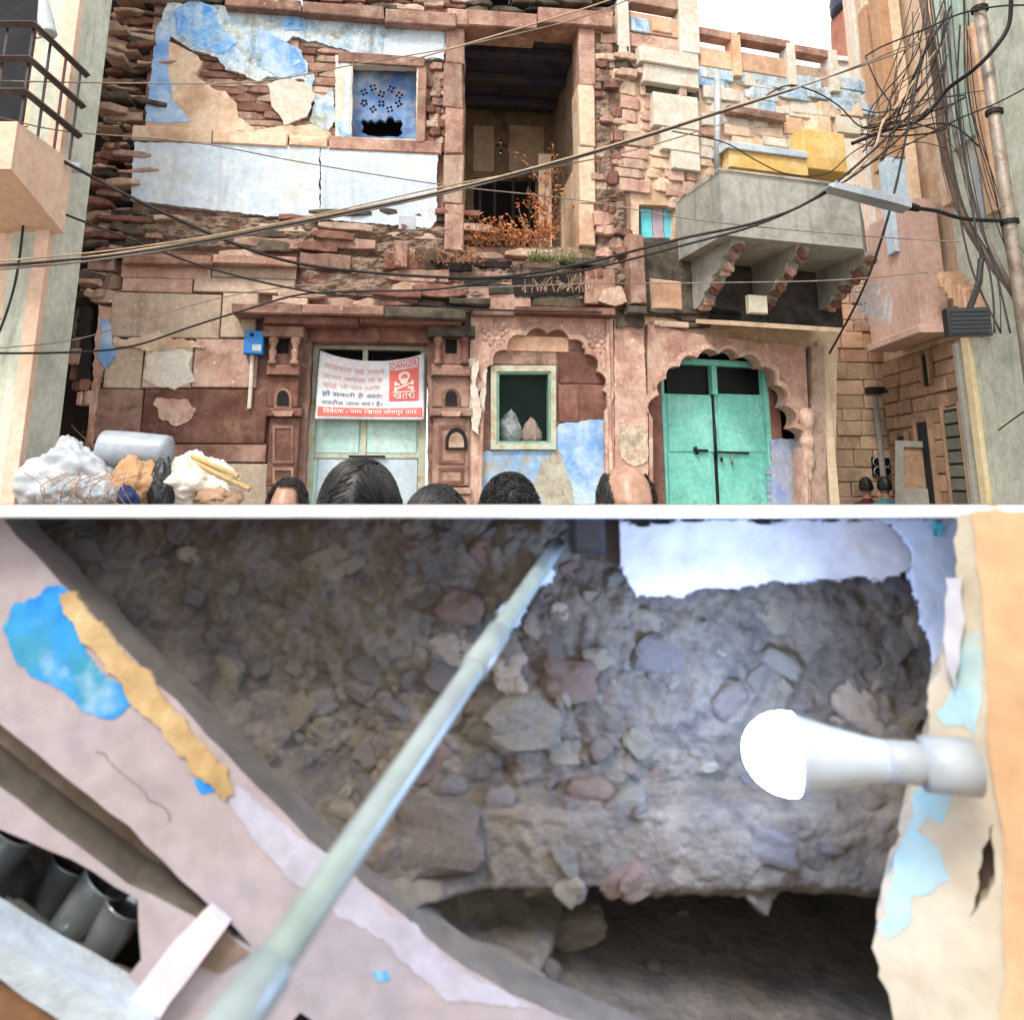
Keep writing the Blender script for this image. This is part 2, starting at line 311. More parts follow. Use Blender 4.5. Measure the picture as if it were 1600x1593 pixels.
# --- upper storey: broken left edge, bedded flat stones
for y in range(-6, 456, 9):
    xl = 222 - y * .18 - (14 if y < 120 else 6); n = random.choice((2, 2, 3))
    for k in range(n):
        w = random.uniform(28, 66); x = xl - random.uniform(20, 46) + k * 27; h = random.uniform(5, 13)
        u0, u1, z0, z1 = A.rect(x, y, x + w, y + h, .05); d1 = random.uniform(-.24, .14)
        v, f = slabv(A, u0, u1, z0, z1, -.35, d1, .022); c = A.W((u0 + u1) / 2, d1, (z0 + z1) / 2); ro = Matrix.Rotation(R(random.uniform(-9, 9)), 3, A.n)
        obj('stone', [c + ro @ (q - c) for q in v], f, random.choice([TAN, MOSS, TAN, TAN, RED2, MOSS]), H)
poly(A, 'core', [(60, -20), (250, -20), (240, 200), (210, 340), (215, 460), (180, 560), (150, 800), (20, 800), (40, 300)], -.55, -.32, DARK, H)  # near-black backing puts the shade of the gaps into colour
# exposed thin courses where the plaster has fallen off
slabs(A, 'stone', 312, 62, 506, 204, (10, 15), (34, 78), -.05, (-.005, .018), [RED, RED2, RED, TAN], H, .004, 1, 1)
# plaster left on the wall
poly(A, 'plaster', [(228, 200), (247, 56), (300, 82), (318, 96), (306, 118), (332, 138), (352, 142), (368, 160), (372, 182), (398, 205), (300, 205)], -.03, .030, CREAM, H)
poly(A, 'plaster', [(226, 190), (246, 40), (266, 52), (262, 110), (272, 160), (300, 190), (262, 192)], 0, .035, BLUE, H)
poly(A, 'plaster', [(244, 48), (262, 4), (330, 8), (460, 22), (700, 44), (692, 92), (640, 90), (560, 84), (520, 72), (458, 58), (442, 70), (440, 92), (462, 74), (478, 96), (480, 122), (455, 126), (420, 120), (404, 128), (380, 118), (352, 108), (340, 92), (306, 80), (270, 60)], -.03, .033, SKYP, H)
poly(A, 'plaster', [(272, 16), (300, 0), (336, 8), (344, 40), (372, 66), (344, 86), (306, 72), (276, 50)], 0, .037, BLUE2, H)
poly(A, 'plaster', [(400, 40), (470, 78), (478, 110), (440, 124), (410, 108)], 0, .038, BLUE, H)
poly(A, 'plaster', [(446, 76), (462, 76), (472, 94), (460, 104), (448, 96)], 0, .041, BLUE2, H, .006)
poly(A, 'plaster', [(436, 22), (470, 24), (474, 46), (444, 48)], 0, .039, BLUE2, H, .01)
poly(A, 'plaster', [(418, 132), (440, 122), (478, 128), (492, 150), (480, 182), (446, 194), (424, 166)], 0, .042, WHT2, H)
poly(A, 'plaster', [(470, 112), (490, 116), (488, 146), (506, 150), (520, 136), (524, 190), (512, 206), (484, 190), (492, 160)], 0, .036, SKYP, H)
poly(A, 'plaster', [(398, 205), (446, 194), (470, 196), (505, 190), (520, 212), (520, 222), (400, 212)], -.02, .032, CREAM, H)
poly(A, 'plaster', [(600, 60), (690, 40), (694, 92), (600, 88)], 0, .039, WHITE, H)
# string course, white panel
for a, b in ((205, 330), (332, 450), (452, 512)): box(A, 'cornice', a, 198 + (a - 205) * .06, b, 214 + (b - 205) * .05, -.05, .075, CREAM, H, .012, .008)
box(A, 'cornice', 513, 216, 690, 236, -.05, .07, RED, H, .012, .006)
poly(A, 'white_panel', [(210, 222), (499, 228), (499, 342), (420, 338), (300, 324), (204, 312)], -.03, .055, WHITE, H, .008)
poly(A, 'white_panel', [(501, 229), (684, 240), (682, 345), (672, 356), (620, 352), (501, 343)], -.03, .052, WHITE, H, .008)
box(A, 'paper_notice', 623, 338, 650, 358, .05, .056, PLW, H, .001)
# blue window niche with pierced stone screen
w = plate(A, 'window', [(524, 86), (664, 88), (664, 226), (524, 224)], [WIN], -.05, .06, WHT2, H, .006, .05)
box(A, 'lintel', 528, 84, 664, 100, .05, .085, RED, w, .01, .006)
box(A, 'jamb', 652, 104, 666, 222, .05, .075, RED, w, .008, .006)
poly(A, 'blue_paint', [(526, 190), (546, 186), (548, 212), (532, 216)], .05, .065, BLUE2, w, .006)
poly(A, 'white_paint', [(530, 88), (540, 84), (549, 110), (545, 208), (535, 206), (540, 130)], .05, .066, WHITE, w, .006)
hol = []
def flower(x, y, r, n=4, ph=.5):
    for k in range(n): g = 2 * math.pi * (k + ph) / n; hol.append([(x + math.cos(g) * r * .62 + math.cos(t * math.pi / 4) * r * .36, y + math.sin(g) * r * .62 + math.sin(t * math.pi / 4) * r * .36) for t in range(8)])
for x, y in ((569, 144), (583, 137), (611, 139), (624, 149), (596, 147), (569, 161), (596, 162), (623, 162), (583, 171), (609, 171)): flower(x, y, 6.4, random.choice((4, 4, 5)), random.random())
hol.append([(563, 190), (568, 186), (574, 190), (580, 187), (586, 191), (594, 186), (602, 190), (607, 182), (613, 182), (617, 189), (626, 187), (630, 194), (626, 201), (630, 208), (622, 214), (604, 213), (592, 214), (576, 212), (564, 206), (568, 198)])
plate(A, 'pierced_screen', [(550, 101), (652, 103), (651, 219), (548, 216)], hol, -.17, -.12, mat('blue_niche', ['#4f6f9c', '#6e8fb8', '#93a9bc'], 3, 20, dirt='#b9a79a', da=.4, streak='#6a5a54', sa=.5, var=0), w)
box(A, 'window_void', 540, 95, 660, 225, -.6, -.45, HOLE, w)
# roof edge of the left part
for a, b, ya, yb in ((352, 470, -4, 12), (472, 600, 6, 24), (602, 712, 16, 38)): box(A, 'coping_stone', a, ya, b, yb, -.3, .16, RED, H, .012, .01)
slabs(A, 'stone', 240, -16, 350, 6, (9, 14), (30, 60), -.3, (.0, .08), [RED, MOSS], H, .012)
slabs(A, 'stone', 470, -12, 720, 14, (7, 11), (24, 60), -.3, (-.05, .1), [MOSS, TAN, RED2], H, .015)
# veranda: left pillar, right pillar, room behind
for a, b, c in ((40, 98, 2), (99, 168, -1), (169, 240, 1), (241, 318, 0), (319, 392, 2)): box(A, 'pillar_block', 694 + c, a, 724 + c, b, -.32, .07 + c * .004, RED if c else TAN, H, .014, .010)
box(A, 'pillar_capital', 700, 14, 732, 40, -.3, .12, RED, H, .015, .01)
slabs(A, 'stone', 668, 100, 696, 236, (8, 14), (16, 26), -.1, (.0, .06), [RED, TAN, RED2], H, .012)
for a, b in ((44, 132), (133, 228), (229, 318), (319, 384)): box(A, 'pillar_block', 905, a, 930, b, -.32, .05, CREAM if a > 100 else PINK, H, .012, .006)
box(A, 'veranda_lintel', 728, 18, 840, 42, -.3, .10, RED, H, .012, .008); box(A, 'veranda_lintel', 841, 14, 958, 38, -.3, .11, RED, H, .012, .01)
slabs(A, 'stone', 725, -8, 960, 16, (7, 12), (30, 70), -.4, (-.1, .12), [MOSS, MOSS, DARK], H, .02)
slabs(A, 'stone', 930, 40, 962, 300, (9, 17), (16, 34), -.2, (-.04, .09), [RED, RED2, TAN, RED], H, .014)
slabs(A, 'stone', 922, 270, 968, 460, (13, 24), (18, 34), -.2, (-.06, .14), [RED, RED2, TAN, PINK], H, .02, .92, 12)
ua, ub, zb, zt = A.rect(716, 30, 918, 388, 0); zt += .05
DEP = 2.3
for k in range(7):
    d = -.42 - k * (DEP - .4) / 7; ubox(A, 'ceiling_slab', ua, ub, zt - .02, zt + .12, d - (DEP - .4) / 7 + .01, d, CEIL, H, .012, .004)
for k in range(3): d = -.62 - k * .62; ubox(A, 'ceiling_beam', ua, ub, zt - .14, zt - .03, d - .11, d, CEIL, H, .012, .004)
room = thing('x', '', ''); bpy.data.objects.remove(room)
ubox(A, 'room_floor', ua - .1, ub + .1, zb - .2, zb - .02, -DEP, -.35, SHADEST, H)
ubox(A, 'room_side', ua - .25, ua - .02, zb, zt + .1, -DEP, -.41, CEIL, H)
ubox(A, 'room_side', ub + .02, ub + .25, zb, zt + .1, -DEP, -.41, CREAM, H)
ubox(A, 'room_roof', ua - .25, ub + .25, zt + .13, zt + .22, -DEP - .1, -.3, DARK, H)
# back wall with the four-petal vents and a low dark opening
bw = [(705, 60), (930, 60), (930, 420), (705, 420)]
petal = lambda x, y, a, b: [(x + a * math.cos(t * math.pi / 4), y + b * math.sin(t * math.pi / 4)) for t in range(8)]
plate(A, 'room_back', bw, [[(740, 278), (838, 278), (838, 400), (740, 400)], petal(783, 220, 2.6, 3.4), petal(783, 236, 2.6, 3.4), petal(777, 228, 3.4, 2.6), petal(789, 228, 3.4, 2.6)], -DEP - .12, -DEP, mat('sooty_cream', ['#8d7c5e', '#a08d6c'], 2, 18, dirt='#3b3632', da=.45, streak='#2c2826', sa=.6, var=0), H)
for a, b in ((739, 772), (795, 850)): box(A, 'wall_panel', a, 196, b, 268, -DEP, -DEP + .02, CREAM, H, .008)
for x in (748, 771, 800, 826): box(A, 'window_bar', x, 278, x + 4, 400, -DEP - .08, -DEP - .05, BROWNM, H, .002)
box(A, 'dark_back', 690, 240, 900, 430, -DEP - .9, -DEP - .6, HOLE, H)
box(A, 'open_shutter', 842, 240, 862, 386, -1.0, -.96, CREAM, H, .004)
for k in range(2):
    u0 = ub - .03 - k * .0; ubox(A, 'shutter_leaf', ub - .10, ub - .02, zb + .1, zb + 1.1, -1.7 + k * .75, -1.1 + k * .68, YEL if 0 else CREAM, H, .01)
# --- band of broken slabs between the storeys
slabs(A, 'stone', 146, 330, 700, 352, (9, 13), (40, 100), -.3, (-.05, .10), [TAN, BEIGE, RED2, MOSS], H, .014, .8, 4)
slabs(A, 'stone', 150, 352, 720, 398, (11, 18), (50, 130), -.3, (-.08, .14), [RED, TAN, BEIGE, TAN, MOSS], H, .016, .82, 4)
slabs(A, 'stone', 395, 365, 500, 392, (14, 20), (50, 90), -.2, (.10, .2), [MOSS, RED2], H, .02, .9, 6)
for a, b in ((190, 330), (331, 462)): box(A, 'cornice', a, 398, b, 412, -.2, .17, RED, H, .012, .01)
for a, b, c, d in ((188, 412, 330, 434), (332, 412, 462, 434), (190, 435, 300, 457), (302, 435, 460, 457)): box(A, 'stone_block', a, b, c, d, -.1, .05, random.choice([BEIGE, PINK, BEIGE]), H, .01, .006)
slabs(A, 'stone', 462, 400, 730, 470, (16, 26), (50, 110), -.2, (-.02, .12), [RED, TAN, BEIGE, RED2], H, .014, .93, 3)
slabs(A, 'stone', 640, 396, 780, 472, (14, 22), (36, 70), -.2, (.0, .14), [MOSS, DARK, MOSS, RED2], H, .016, .85, 5)
slabs(A, 'stone', 730, 396, 918, 440, (10, 18), (46, 100), -.3, (-.05, .16), [MOSS, RED2, DARK, TAN], H, .016, .9, 3)
for a, b, c, d in ((732, 440, 830, 484), (832, 440, 916, 480)): box(A, 'stone_block', a, b, c, d, -.1, .06, MOSS if a > 800 else RED, H, .012, .008)
poly(A, 'soot_patch', [(800, 436), (912, 430), (912, 458), (804, 462)], .0, .075, DARK, H)
box(A, 'stone_block', 914, 420, 962, 474, -.1, .12, RED, H, .012, .008); box(A, 'stone_block', 616, 376, 636, 416, -.1, .2, RED, H, .014, .012)
poly(A, 'broken_lump', [(936, 470), (944, 452), (972, 448), (980, 472), (960, 478)], .0, .18, TAN, H)
EARTH = mat('crumbled_mortar', ['#7a6658', '#8d7868', '#6b574b'], 6, 60, dirt='#a08c7a', da=.4, grime='#42352e', ga=.5, var=.05, bump=.8)
def bedding(x0, y0, x1, y1, dm, amp, st=.022):
    u0, u1, z0, z1 = A.rect(x0, y0, x1, y1, 0); nx_, nz2 = int((u1 - u0) / st), int((z1 - z0) / st); v = []; f = []
    for j in range(nz2 + 1):
        for i in range(nx_ + 1):
            u, z = u0 + i * st, z0 + j * st; q = Vector((u * 5, z * 9, 1)); e = min(1, min(i, nx_ - i, j, nz2 - j) / 3); v.append(A.W(u, -.06 * (1 - e) + e * (dm + amp * (noise.noise(q) + .6 * noise.noise(q * 2.3) + .4 * noise.noise(q * 5.1))), z))
    for j in range(nz2):
        for i in range(nx_): a = j * (nx_ + 1) + i; f.append((a, a + 1, a + nx_ + 2, a + nx_ + 1))
    obj('mortar_bed', v, f, EARTH, H)
bedding(190, 336, 724, 400, .035, .06); bedding(462, 398, 918, 472, .04, .05); bedding(924, 60, 962, 300, .01, .04); bedding(926, 290, 984, 470, .03, .06); bedding(668, 100, 698, 236, .01, .03)
# --- ground-floor left wall in big blocks
for a, b, c, d, m in ((172, 458, 344, 528, BEIGE), (346, 458, 402, 528, BEIGE), (165, 530, 222, 606, BEIGE), (224, 530, 300, 606, BEIGE), (302, 530, 402, 606, PINK),
                      (148, 608, 220, 688, RED), (222, 608, 416, 692, RED2), (140, 690, 240, 722, RED), (242, 694, 416, 722, RED), (130, 724, 270, 800, BEIGE), (272, 724, 418, 800, BEIGE),
                      (125, 802, 270, 900, RED), (272, 802, 418, 900, RED), (125, 902, 418, 1028, TAN)):
    box(A, 'stone_block', a, b, c, d, -.1, .045 + random.uniform(-.012, .012), m, H, .010, .006)
poly(A, 'plaster', [(226, 548), (262, 544), (300, 552), (304, 596), (280, 606), (244, 604), (224, 590)], .0, .058, WHT2, H, .034, .02)
poly(A, 'plaster', [(244, 626), (290, 624), (308, 640), (296, 656), (276, 664), (252, 650)], .0, .059, PINK, H, .034, .02)
poly(A, 'plaster', [(158, 500), (170, 500), (180, 556), (164, 576), (154, 560)], .0, .068, BLUE, H)
poly(A, 'plaster', [(178, 528), (300, 530), (320, 544), (250, 546), (180, 540)], .0, .058, CREAM, H, .034, .02)
poly(A, 'plaster', [(154, 478), (172, 480), (166, 560), (150, 640), (146, 690), (136, 690), (146, 580)], .0, .062, PINK, H)
poly(A, 'hole_shade_sheet', [(124, 480), (142, 480), (142, 612), (118, 614)], -.1, .05, DARK, H)  # flat dark sheet, the hole's shade given as colour
slabs(A, 'stone', 118, 480, 148, 616, (16, 26), (12, 22), -.05, (.03, .09), [TAN, RED2, MOSS], H, .012, .6, 8)
slabs(A, 'stone', 136, 405, 190, 460, (22, 28), (40, 56), -.2, (.0, .1), [TAN, RED2], H, .015, .9, 6)
# --- left doorway
D = thing('doorway', 'pale green double metal door in carved red stone doorway under a flat stone canopy', 'door', A.W(A.uz(568, 700)[0], 0, 0))
for a, b, y in ((362, 470, 474), (471, 600, 476), (601, 728, 480)): box(A, 'canopy_slab', a, y, b, y + 16, -.1, .34, RED if a < 600 else MOSS, D, .012, .008)
for a, b in ((412, 560), (561, 722)): box(A, 'canopy_course', a, 494, b, 506, -.1, .24, RED2, D, .01, .006)
slabs(A, 'canopy_rubble', 440, 462, 725, 476, (8, 12), (40, 80), -.05, (.12, .28), [MOSS, RED2, TAN], D, .016, .8, 5)
def pilaster(xa, xb, mats):
    xm = (xa + xb) / 2; w = xb - xa
    for y0, y1, dd, ex in ((508, 526, .17, 8), (526, 570, .07, -2), (570, 586, .13, 2), (587, 636, .08, 0), (637, 650, .14, 4), (651, 760, .09, 0), (761, 772, .13, 3), (773, 860, .10, 1), (861, 1028, .12, 3)):
        box(A, 'pilaster_block', xa - ex, y0, xb + ex, y1, -.08, dd, mats[0] if dd < .15 else (MOSS if xa > 600 else mats[1]), D, .01, .005)
    for sx in (-1, 1):
        x = xm + sx * w * .36; u, z0 = A.uz(x, 570, .13); z1 = A.uz(x, 524, .13)[1]; hh = z1 - z0
        v, f = lathev([(.02, 0), (.045, .02 * hh), (.045, .12 * hh), (.026, .2 * hh), (.04, .45 * hh), (.026, .62 * hh), (.045, .75 * hh), (.05, .9 * hh), (.03, hh)], A.W(u, .12, z0), (0, 0, 1), 10); obj('baluster', v, f, mats[1], D, True)
    box(A, 'niche_shade', xm - 9, 530, xm + 9, 552, .06, .075, HOLE, D, .001)  # raised near-black plate stands for the shade inside the niche
    arch = [(xm - 14, 640), (xm - 14, 622)] + [(xm + 14 * math.cos(math.pi - t * math.pi / 8), 622 - 16 * math.sin(t * math.pi / 8)) for t in range(1, 8)] + [(xm + 14, 622), (xm + 14, 640)]
    poly(A, 'niche_frame', arch, .06, .10, mats[1], D, 0)
    poly(A, 'niche_shade', [(xm + (x - xm) * .66, 634 + (y - 640) * .72) for x, y in arch], .09, .104, DARK, D, 0)  # raised dark plate, niche shade put into colour
    poly(A, 'niche_sill', [(xm - 17, 642), (xm + 17, 642), (xm + 13, 650), (xm - 13, 650)], .06, .17, PINK, D, 0)
    for y0, y1 in ((664, 724), (730, 756)): plate(A, 'carved_panel', [(xm - w * .34, y0), (xm + w * .34, y0), (xm + w * .34, y1), (xm - w * .34, y1)], [[(xm - w * .26, y0 + 5), (xm + w * .26, y0 + 5), (xm + w * .26, y1 - 5), (xm - w * .26, y1 - 5)]], .08, .105, mats[1], D)
pilaster(418, 466, (RED2, RED)); pilaster(676, 734, (RED, RED2))
nx = 713
arch = [(nx - 17, 702), (nx - 17, 690)] + [(nx + 17 * math.cos(math.pi - t * math.pi / 8), 690 - 22 * math.sin(t * math.pi / 8)) for t in range(1, 8)] + [(nx + 17, 690), (nx + 17, 702)]
poly(A, 'niche_shade_arch', arch, .08, .115, DARK, D, 0); poly(A, 'lamp_niche_back', [(nx + (x - nx) * .7, 699 + (y - 702) * .7) for x, y in arch], .1, .118, TAN, D, 0)  # dark raised arch stands for the niche's shade
poly(A, 'plaster', [(738, 570), (748, 562), (744, 600), (752, 640), (748, 680), (736, 672)], .0, .115, WHT2, D)
box(A, 'door_lintel', 484, 508, 672, 534, -.3, .02, RED2, D, .01, .006)
# door leaf assembly
dl = box(A, 'frame', 482, 538, 492, 1022, -.30, -.20, RUST, D, .004)
box(A, 'frame', 655, 538, 666, 1022, -.30, -.20, RUST, D, .004); box(A, 'frame', 484, 536, 664, 546, -.30, -.195, RUST, D, .004)
box(A, 'frame', 566, 546, 574, 600, -.30, -.21, RUST, D, .004)
vt = []
for a, b in ((492, 566), (574, 655)):
    gx = []
    for k in range(13): x = a + (b - a) * k / 12; u, z0 = A.uz(x, 600, -.25); z1 = A.uz(x, 546, -.25)[1]; gx.append(tubev([A.W(u, -.25, z0), A.W(u, -.25, z1)], .004, 4))
    for k in range(9): y = 546 + 54 * k / 8; p, q = A.uz(a, y, -.25), A.uz(b, y, -.25); gx.append(tubev([A.W(p[0], -.25, q[1]), A.W(q[0], -.25, q[1])], .004, 4))
    v, f = merge(gx); obj('grille', v, f, IRON, D)
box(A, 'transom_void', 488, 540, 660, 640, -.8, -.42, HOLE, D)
for a, b in ((491, 566), (569, 656)):
    lf = box(A, 'door_leaf', a, 600, b, 1020, -.30, -.25, MINT, D, .004)
    box(A, 'panel', a + 4, 608, b - 4, 708, -.25, -.235, MINT, lf, .006); box(A, 'panel', a + 4, 717, b - 4, 860, -.25, -.235, ICE, lf, .006); box(A, 'panel', a + 4, 868, b - 4, 1014, -.25, -.235, ICE, lf, .006)
    box(A, 'rail', a, 709, b, 716, -.25, -.225, RUST, lf, .004)
box(A, 'stile', 563, 600, 572, 1020, -.25, -.215, RUST, D, .004)
v, f = tubev([A.W(A.uz(545, 713, -.2)[0], -.2, A.uz(568, 713, -.2)[1]), A.W(A.uz(602, 713, -.2)[0], -.2, A.uz(568, 713, -.2)[1])], .012, 8); obj('bolt', v, f, IRON, D)
# --- warning banner
bu0, bu1, bz0, bz1 = A.rect(497, 556, 662, 656, -.12)
def cl(s, t):      # s right 0..1, t up 0..1 -> point on the hanging cloth
    sag = -.055 * math.sin(math.pi * min(1, max(0, s))) * t ** 1.5 + .05 * t * ((1 - s) ** 6 + s ** 6)
    d = -.13 + .014 * math.sin(s * 9 + t * 2) + .02 * math.sin((s - t) * 7) * t + .012 * noise.noise(Vector((s * 6, t * 5, 2))) + .03 * (1 - t)
    return A.W(bu0 + (bu1 - bu0) * (s + .012 * (1 - t) * (-1 if s < .5 else 1)), d, bz0 + (bz1 - bz0) * t + sag)
def cloth_pts(fn, off): return [cl(s, t) + A.n * off for s, t in fn]
def cloth_rect(name, s0, t0, s1, t1, off, m, root, nx=16, ny=10, thick=0):
    v = []; f = []
    for j in range(ny + 1):
        for i in range(nx + 1): v.append(cl(s0 + (s1 - s0) * i / nx, t0 + (t1 - t0) * j / ny) + A.n * off)
    for j in range(ny):
        for i in range(nx): a = j * (nx + 1) + i; f.append((a, a + 1, a + nx + 2, a + nx + 1))
    return obj(name, v, f, m, root, True)
BN = thing('warning_banner', 'sagging white cloth banner with red danger sign and skull hung on the green door', 'banner', A.W((bu0 + bu1) / 2, -.12, bz0))
c = cloth_rect('cloth', 0, 0, 1, 1, 0, CLOTH, BN, 44, 30); sm = c.modifiers.new('t', 'SOLIDIFY'); sm.thickness = .003; sm.offset = -1
cloth_rect('red_strip', .02, .05, .98, .185, .009, PRED, BN, 30, 4)
cloth_rect('red_panel', .665, .30, .945, .80, .009, PRED, BN, 12, 12)
for s0, t0, s1, t1 in ((.665, .80, .945, .815), (.665, .955, .945, .967), (.665, .815, .673, .955), (.937, .815, .945, .955)): cloth_rect('red_border', s0, t0, s1, t1, .009, PRED, BN, 6, 3)
def text_on(body, s0, t0, s1, t1, m, off=.013, bold=.0):
    cu = bpy.data.curves.new('lettering', 'FONT'); cu.body = body; cu.resolution_u = 2; cu.offset = bold
    to = bpy.data.objects.new('lettering', cu); COL.objects.link(to); bpy.context.view_layer.update()
    me = bpy.data.meshes.new_from_object(to.evaluated_get(bpy.context.evaluated_depsgraph_get())); bpy.data.objects.remove(to)
    if not me.vertices: return
    xs = [v.co.x for v in me.vertices]; ys = [v.co.y for v in me.vertices]; x0, x1, y0, y1 = min(xs), max(xs), min(ys), max(ys)
    vv = [cl(s0 + (s1 - s0) * (v.co.x - x0) / (x1 - x0), t0 + (t1 - t0) * (v.co.y - y0) / (y1 - y0)) + A.n * off for v in me.vertices]
    obj('lettering', vv, [tuple(p.vertices) for p in me.polygons], m, BN)
text_on('DANGER', .685, .835, .93, .94, PRED, .011, .01)
text_on('खतरा', .70, .33, .915, .45, PCREAM, .014, .012)
text_on('िनवेदक - नगर िनगम जोधपुर उत्तर'.replace('त्त', 'त'), .07, .07, .93, .175, PCREAM, .014, .01)
for k, (tx, m, e) in enumerate((('सावधान यह भवन', PRED2, .62), ('जर्जर अवस्था में है'.replace('र्ज', 'ज').replace('स्थ', 'थ'), PRED2, .6), ('कोई भी जन हािन', PRED2, .58), ('हो सकती है अतः', PNAVY, .6), ('नजदीक जाना मना है।', PNAVY, .6))):
    t = .79 - k * .135; text_on(tx, .05, t - .04, e, t + .055, m, .011, .012)
def disc(s, t, a, b, m, off, n=18, name='skull'):
    obj(name, cloth_pts([(s + a * math.cos(2 * math.pi * k / n), t + b * math.sin(2 * math.pi * k / n)) for k in range(n)], off), [tuple(range(n))], m, BN)
disc(.806, .69, .055, .082, PCREAM, .013); disc(.806, .615, .036, .05, PCREAM, .0135)
disc(.786, .675, .013, .018, PRED, .016, 10, 'eye_socket'); disc(.828, .675, .013, .018, PRED, .016, 10, 'eye_socket'); disc(.806, .635, .006, .012, PRED, .016, 8, 'nose_hole')
for sg in (1, -1):
    a, b = Vector((.726, .535 - sg * .045)), Vector((.886, .535 + sg * .045)); n = Vector((-(b - a).y, (b - a).x)).normalized()
    obj('crossbone', cloth_pts([a + n * .014, b + n * .014, b - n * .014, a - n * .014], .0132 + sg * .0004), [(0, 1, 2, 3)], PCREAM, BN)
    for e in (a, b):
        for q in (1, -1): disc(e.x, e.y + q * .017, .014, .02, PCREAM, .0140, 10, 'bone_end')
# --- cusped arch bay with the mesh window
plate(A, 'cusped_arch', [(736, 488), (958, 496), (962, GY), (726, GY), (734, 560)], [ARCH], -.12, .05, PINK, H, 0)
inner = [(x + (856 - x) * .03, y + (5 if y < 800 else 0)) for x, y in ARCH]
plate(A, 'arch_moulding', [(x + (x - 856) * .055, y - (8 if y < 700 else 0)) for x, y in ARCH], [[(x, y - .5) for x, y in ARCH]], .03, .075, PINK, H, 0)
box(A, 'canopy_slab', 806, 480, 962, 490, -.05, .24, RED2, H, .008, .006); box(A, 'canopy_slab', 738, 482, 804, 492, -.05, .16, RED, H, .01, .006)
for cx_, cy_ in ((774, 520), (930, 532)):
    for r_, n_ in ((4, 1), (11, 7), (18, 9)):
        for k in range(n_):
            g = math.pi * 2 * k / n_ + r_; u, z = A.uz(cx_ + (r_ if n_ > 1 else 0) * math.cos(g), cy_ + (r_ if n_ > 1 else 0) * math.sin(g), .05)
            v, f = lathev([(.034, 0), (.03, .012), (.018, .02), (.001, .022)], A.W(u, .045, z), A.n, 8); obj('carved_petal', v, f, PINK, H, True)
box(A, 'pilaster_moulding', 950, 500, 956, 1020, .0, .085, PINK, H, .006)
poly(A, 'plaster', [(733, 560), (745, 556), (740, 590), (744, 640), (730, 650)], .0, .062, WHT2, H)
poly(A, 'plaster', [(752, 600), (757, 566), (762, 566), (757, 640), (750, 668), (742, 664)], .0, .07, WHT2, H, .006)
for a, b, c, d, m in ((872, 545, 960, 600, RED2), (872, 602, 905, 660, RED2), (906, 602, 960, 660, RED2), (765, 548, 870, 570, RED), (782, 525, 888, 549, ORNG)):
    box(A, 'stone_block', a, b, c, d, -.3, -.015 if m is not ORNG else .0, m, H, .01, .005)
poly(A, 'blue_wash', [(868, 668), (884, 658), (900, 660), (920, 655), (950, 657), (956, GY), (868, GY)], -.3, -.012, BLUE, H)
poly(A, 'blue_wash', [(748, 705), (868, 702), (868, GY), (744, GY)], -.3, -.010, mat('blue_grey_wash', ['#7ea6d2', '#93b4d4', '#b0ada0'], 4, 24, dirt='#8f8a7a', da=.6, streak='#5c564a', sa=.5, var=0), H)
poly(A, 'plaster', [(848, 720), (872, 700), (886, 740), (900, 800), (850, 790), (834, 760)], -.02, -.004, mat('grey_lime', ['#9a9484', '#b9b4a4'], 6, 26, dirt='#6b6a58', da=.4, var=0), H)
MW = thing('mesh_window', 'green framed window with wire mesh and bags behind it inside the cusped arch', 'window', A.W(A.uz(818, 640)[0], 0, A.uz(818, 701)[1]))
plate(A, 'frame', [(767, 571), (869, 571), (869, 702), (767, 702)], [[(776, 580), (861, 580), (861, 693), (776, 693)]], -.12, .03, RUST, MW, 0)
plate(A, 'inner_frame', [(775, 579), (862, 579), (862, 694), (775, 694)], [[(780, 584), (857, 584), (857, 689), (780, 689)]], -.12, .012, mat('green_frame', ['#6f9a88', '#8aa898'], 6, 24, dirt='#9c8f70', da=.4, var=0), MW, 0)
g = []; u0, u1, z0, z1 = A.rect(778, 582, 860, 692, -.03); st = .026
n = int((u1 - u0 + z1 - z0) / st)
for k in range(n):
    for sgn in (1, -1):
        c0 = u0 + (k * st if sgn > 0 else k * st - (z1 - z0)); pa, pb = None, None
        ts = []
        for zz in (0, z1 - z0):
            x = c0 - zz if sgn > 0 else c0 + zz; ts.append((x, z0 + zz))
        (xa, za), (xb, zb2) = ts
        def clip(xa, za, xb, zb):
            lo, hi = 0., 1.
            for e, s_ in ((u0, 1), (u1, -1)):
                fa, fb = (xa - e) * s_, (xb - e) * s_
                if fa < 0 and fb < 0: return None
                if fa < 0: lo = max(lo, fa / (fa - fb))
                elif fb < 0: hi = min(hi, fa / (fa - fb))
            return (lo, hi) if hi > lo else None
        c2 = clip(xa, za, xb, zb2)
        if c2:
            P_ = lambda t: A.W(xa + (xb - xa) * t, -.03 + .002 * sgn, za + (zb2 - za) * t); g.append(tubev([P_(c2[0]), P_(c2[1])], .0013, 3, False))
v, f = merge(g); o_ = obj('wire_mesh', v, f, WIREM, MW)
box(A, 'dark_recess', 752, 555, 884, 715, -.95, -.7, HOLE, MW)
for nm, x0, y0, x1, y1 in (('recess_side', 752, 560, 762, 715), ('recess_side', 874, 560, 884, 715)): box(A, nm, x0, y0, x1, y1, -.7, -.41, HOLE, MW)
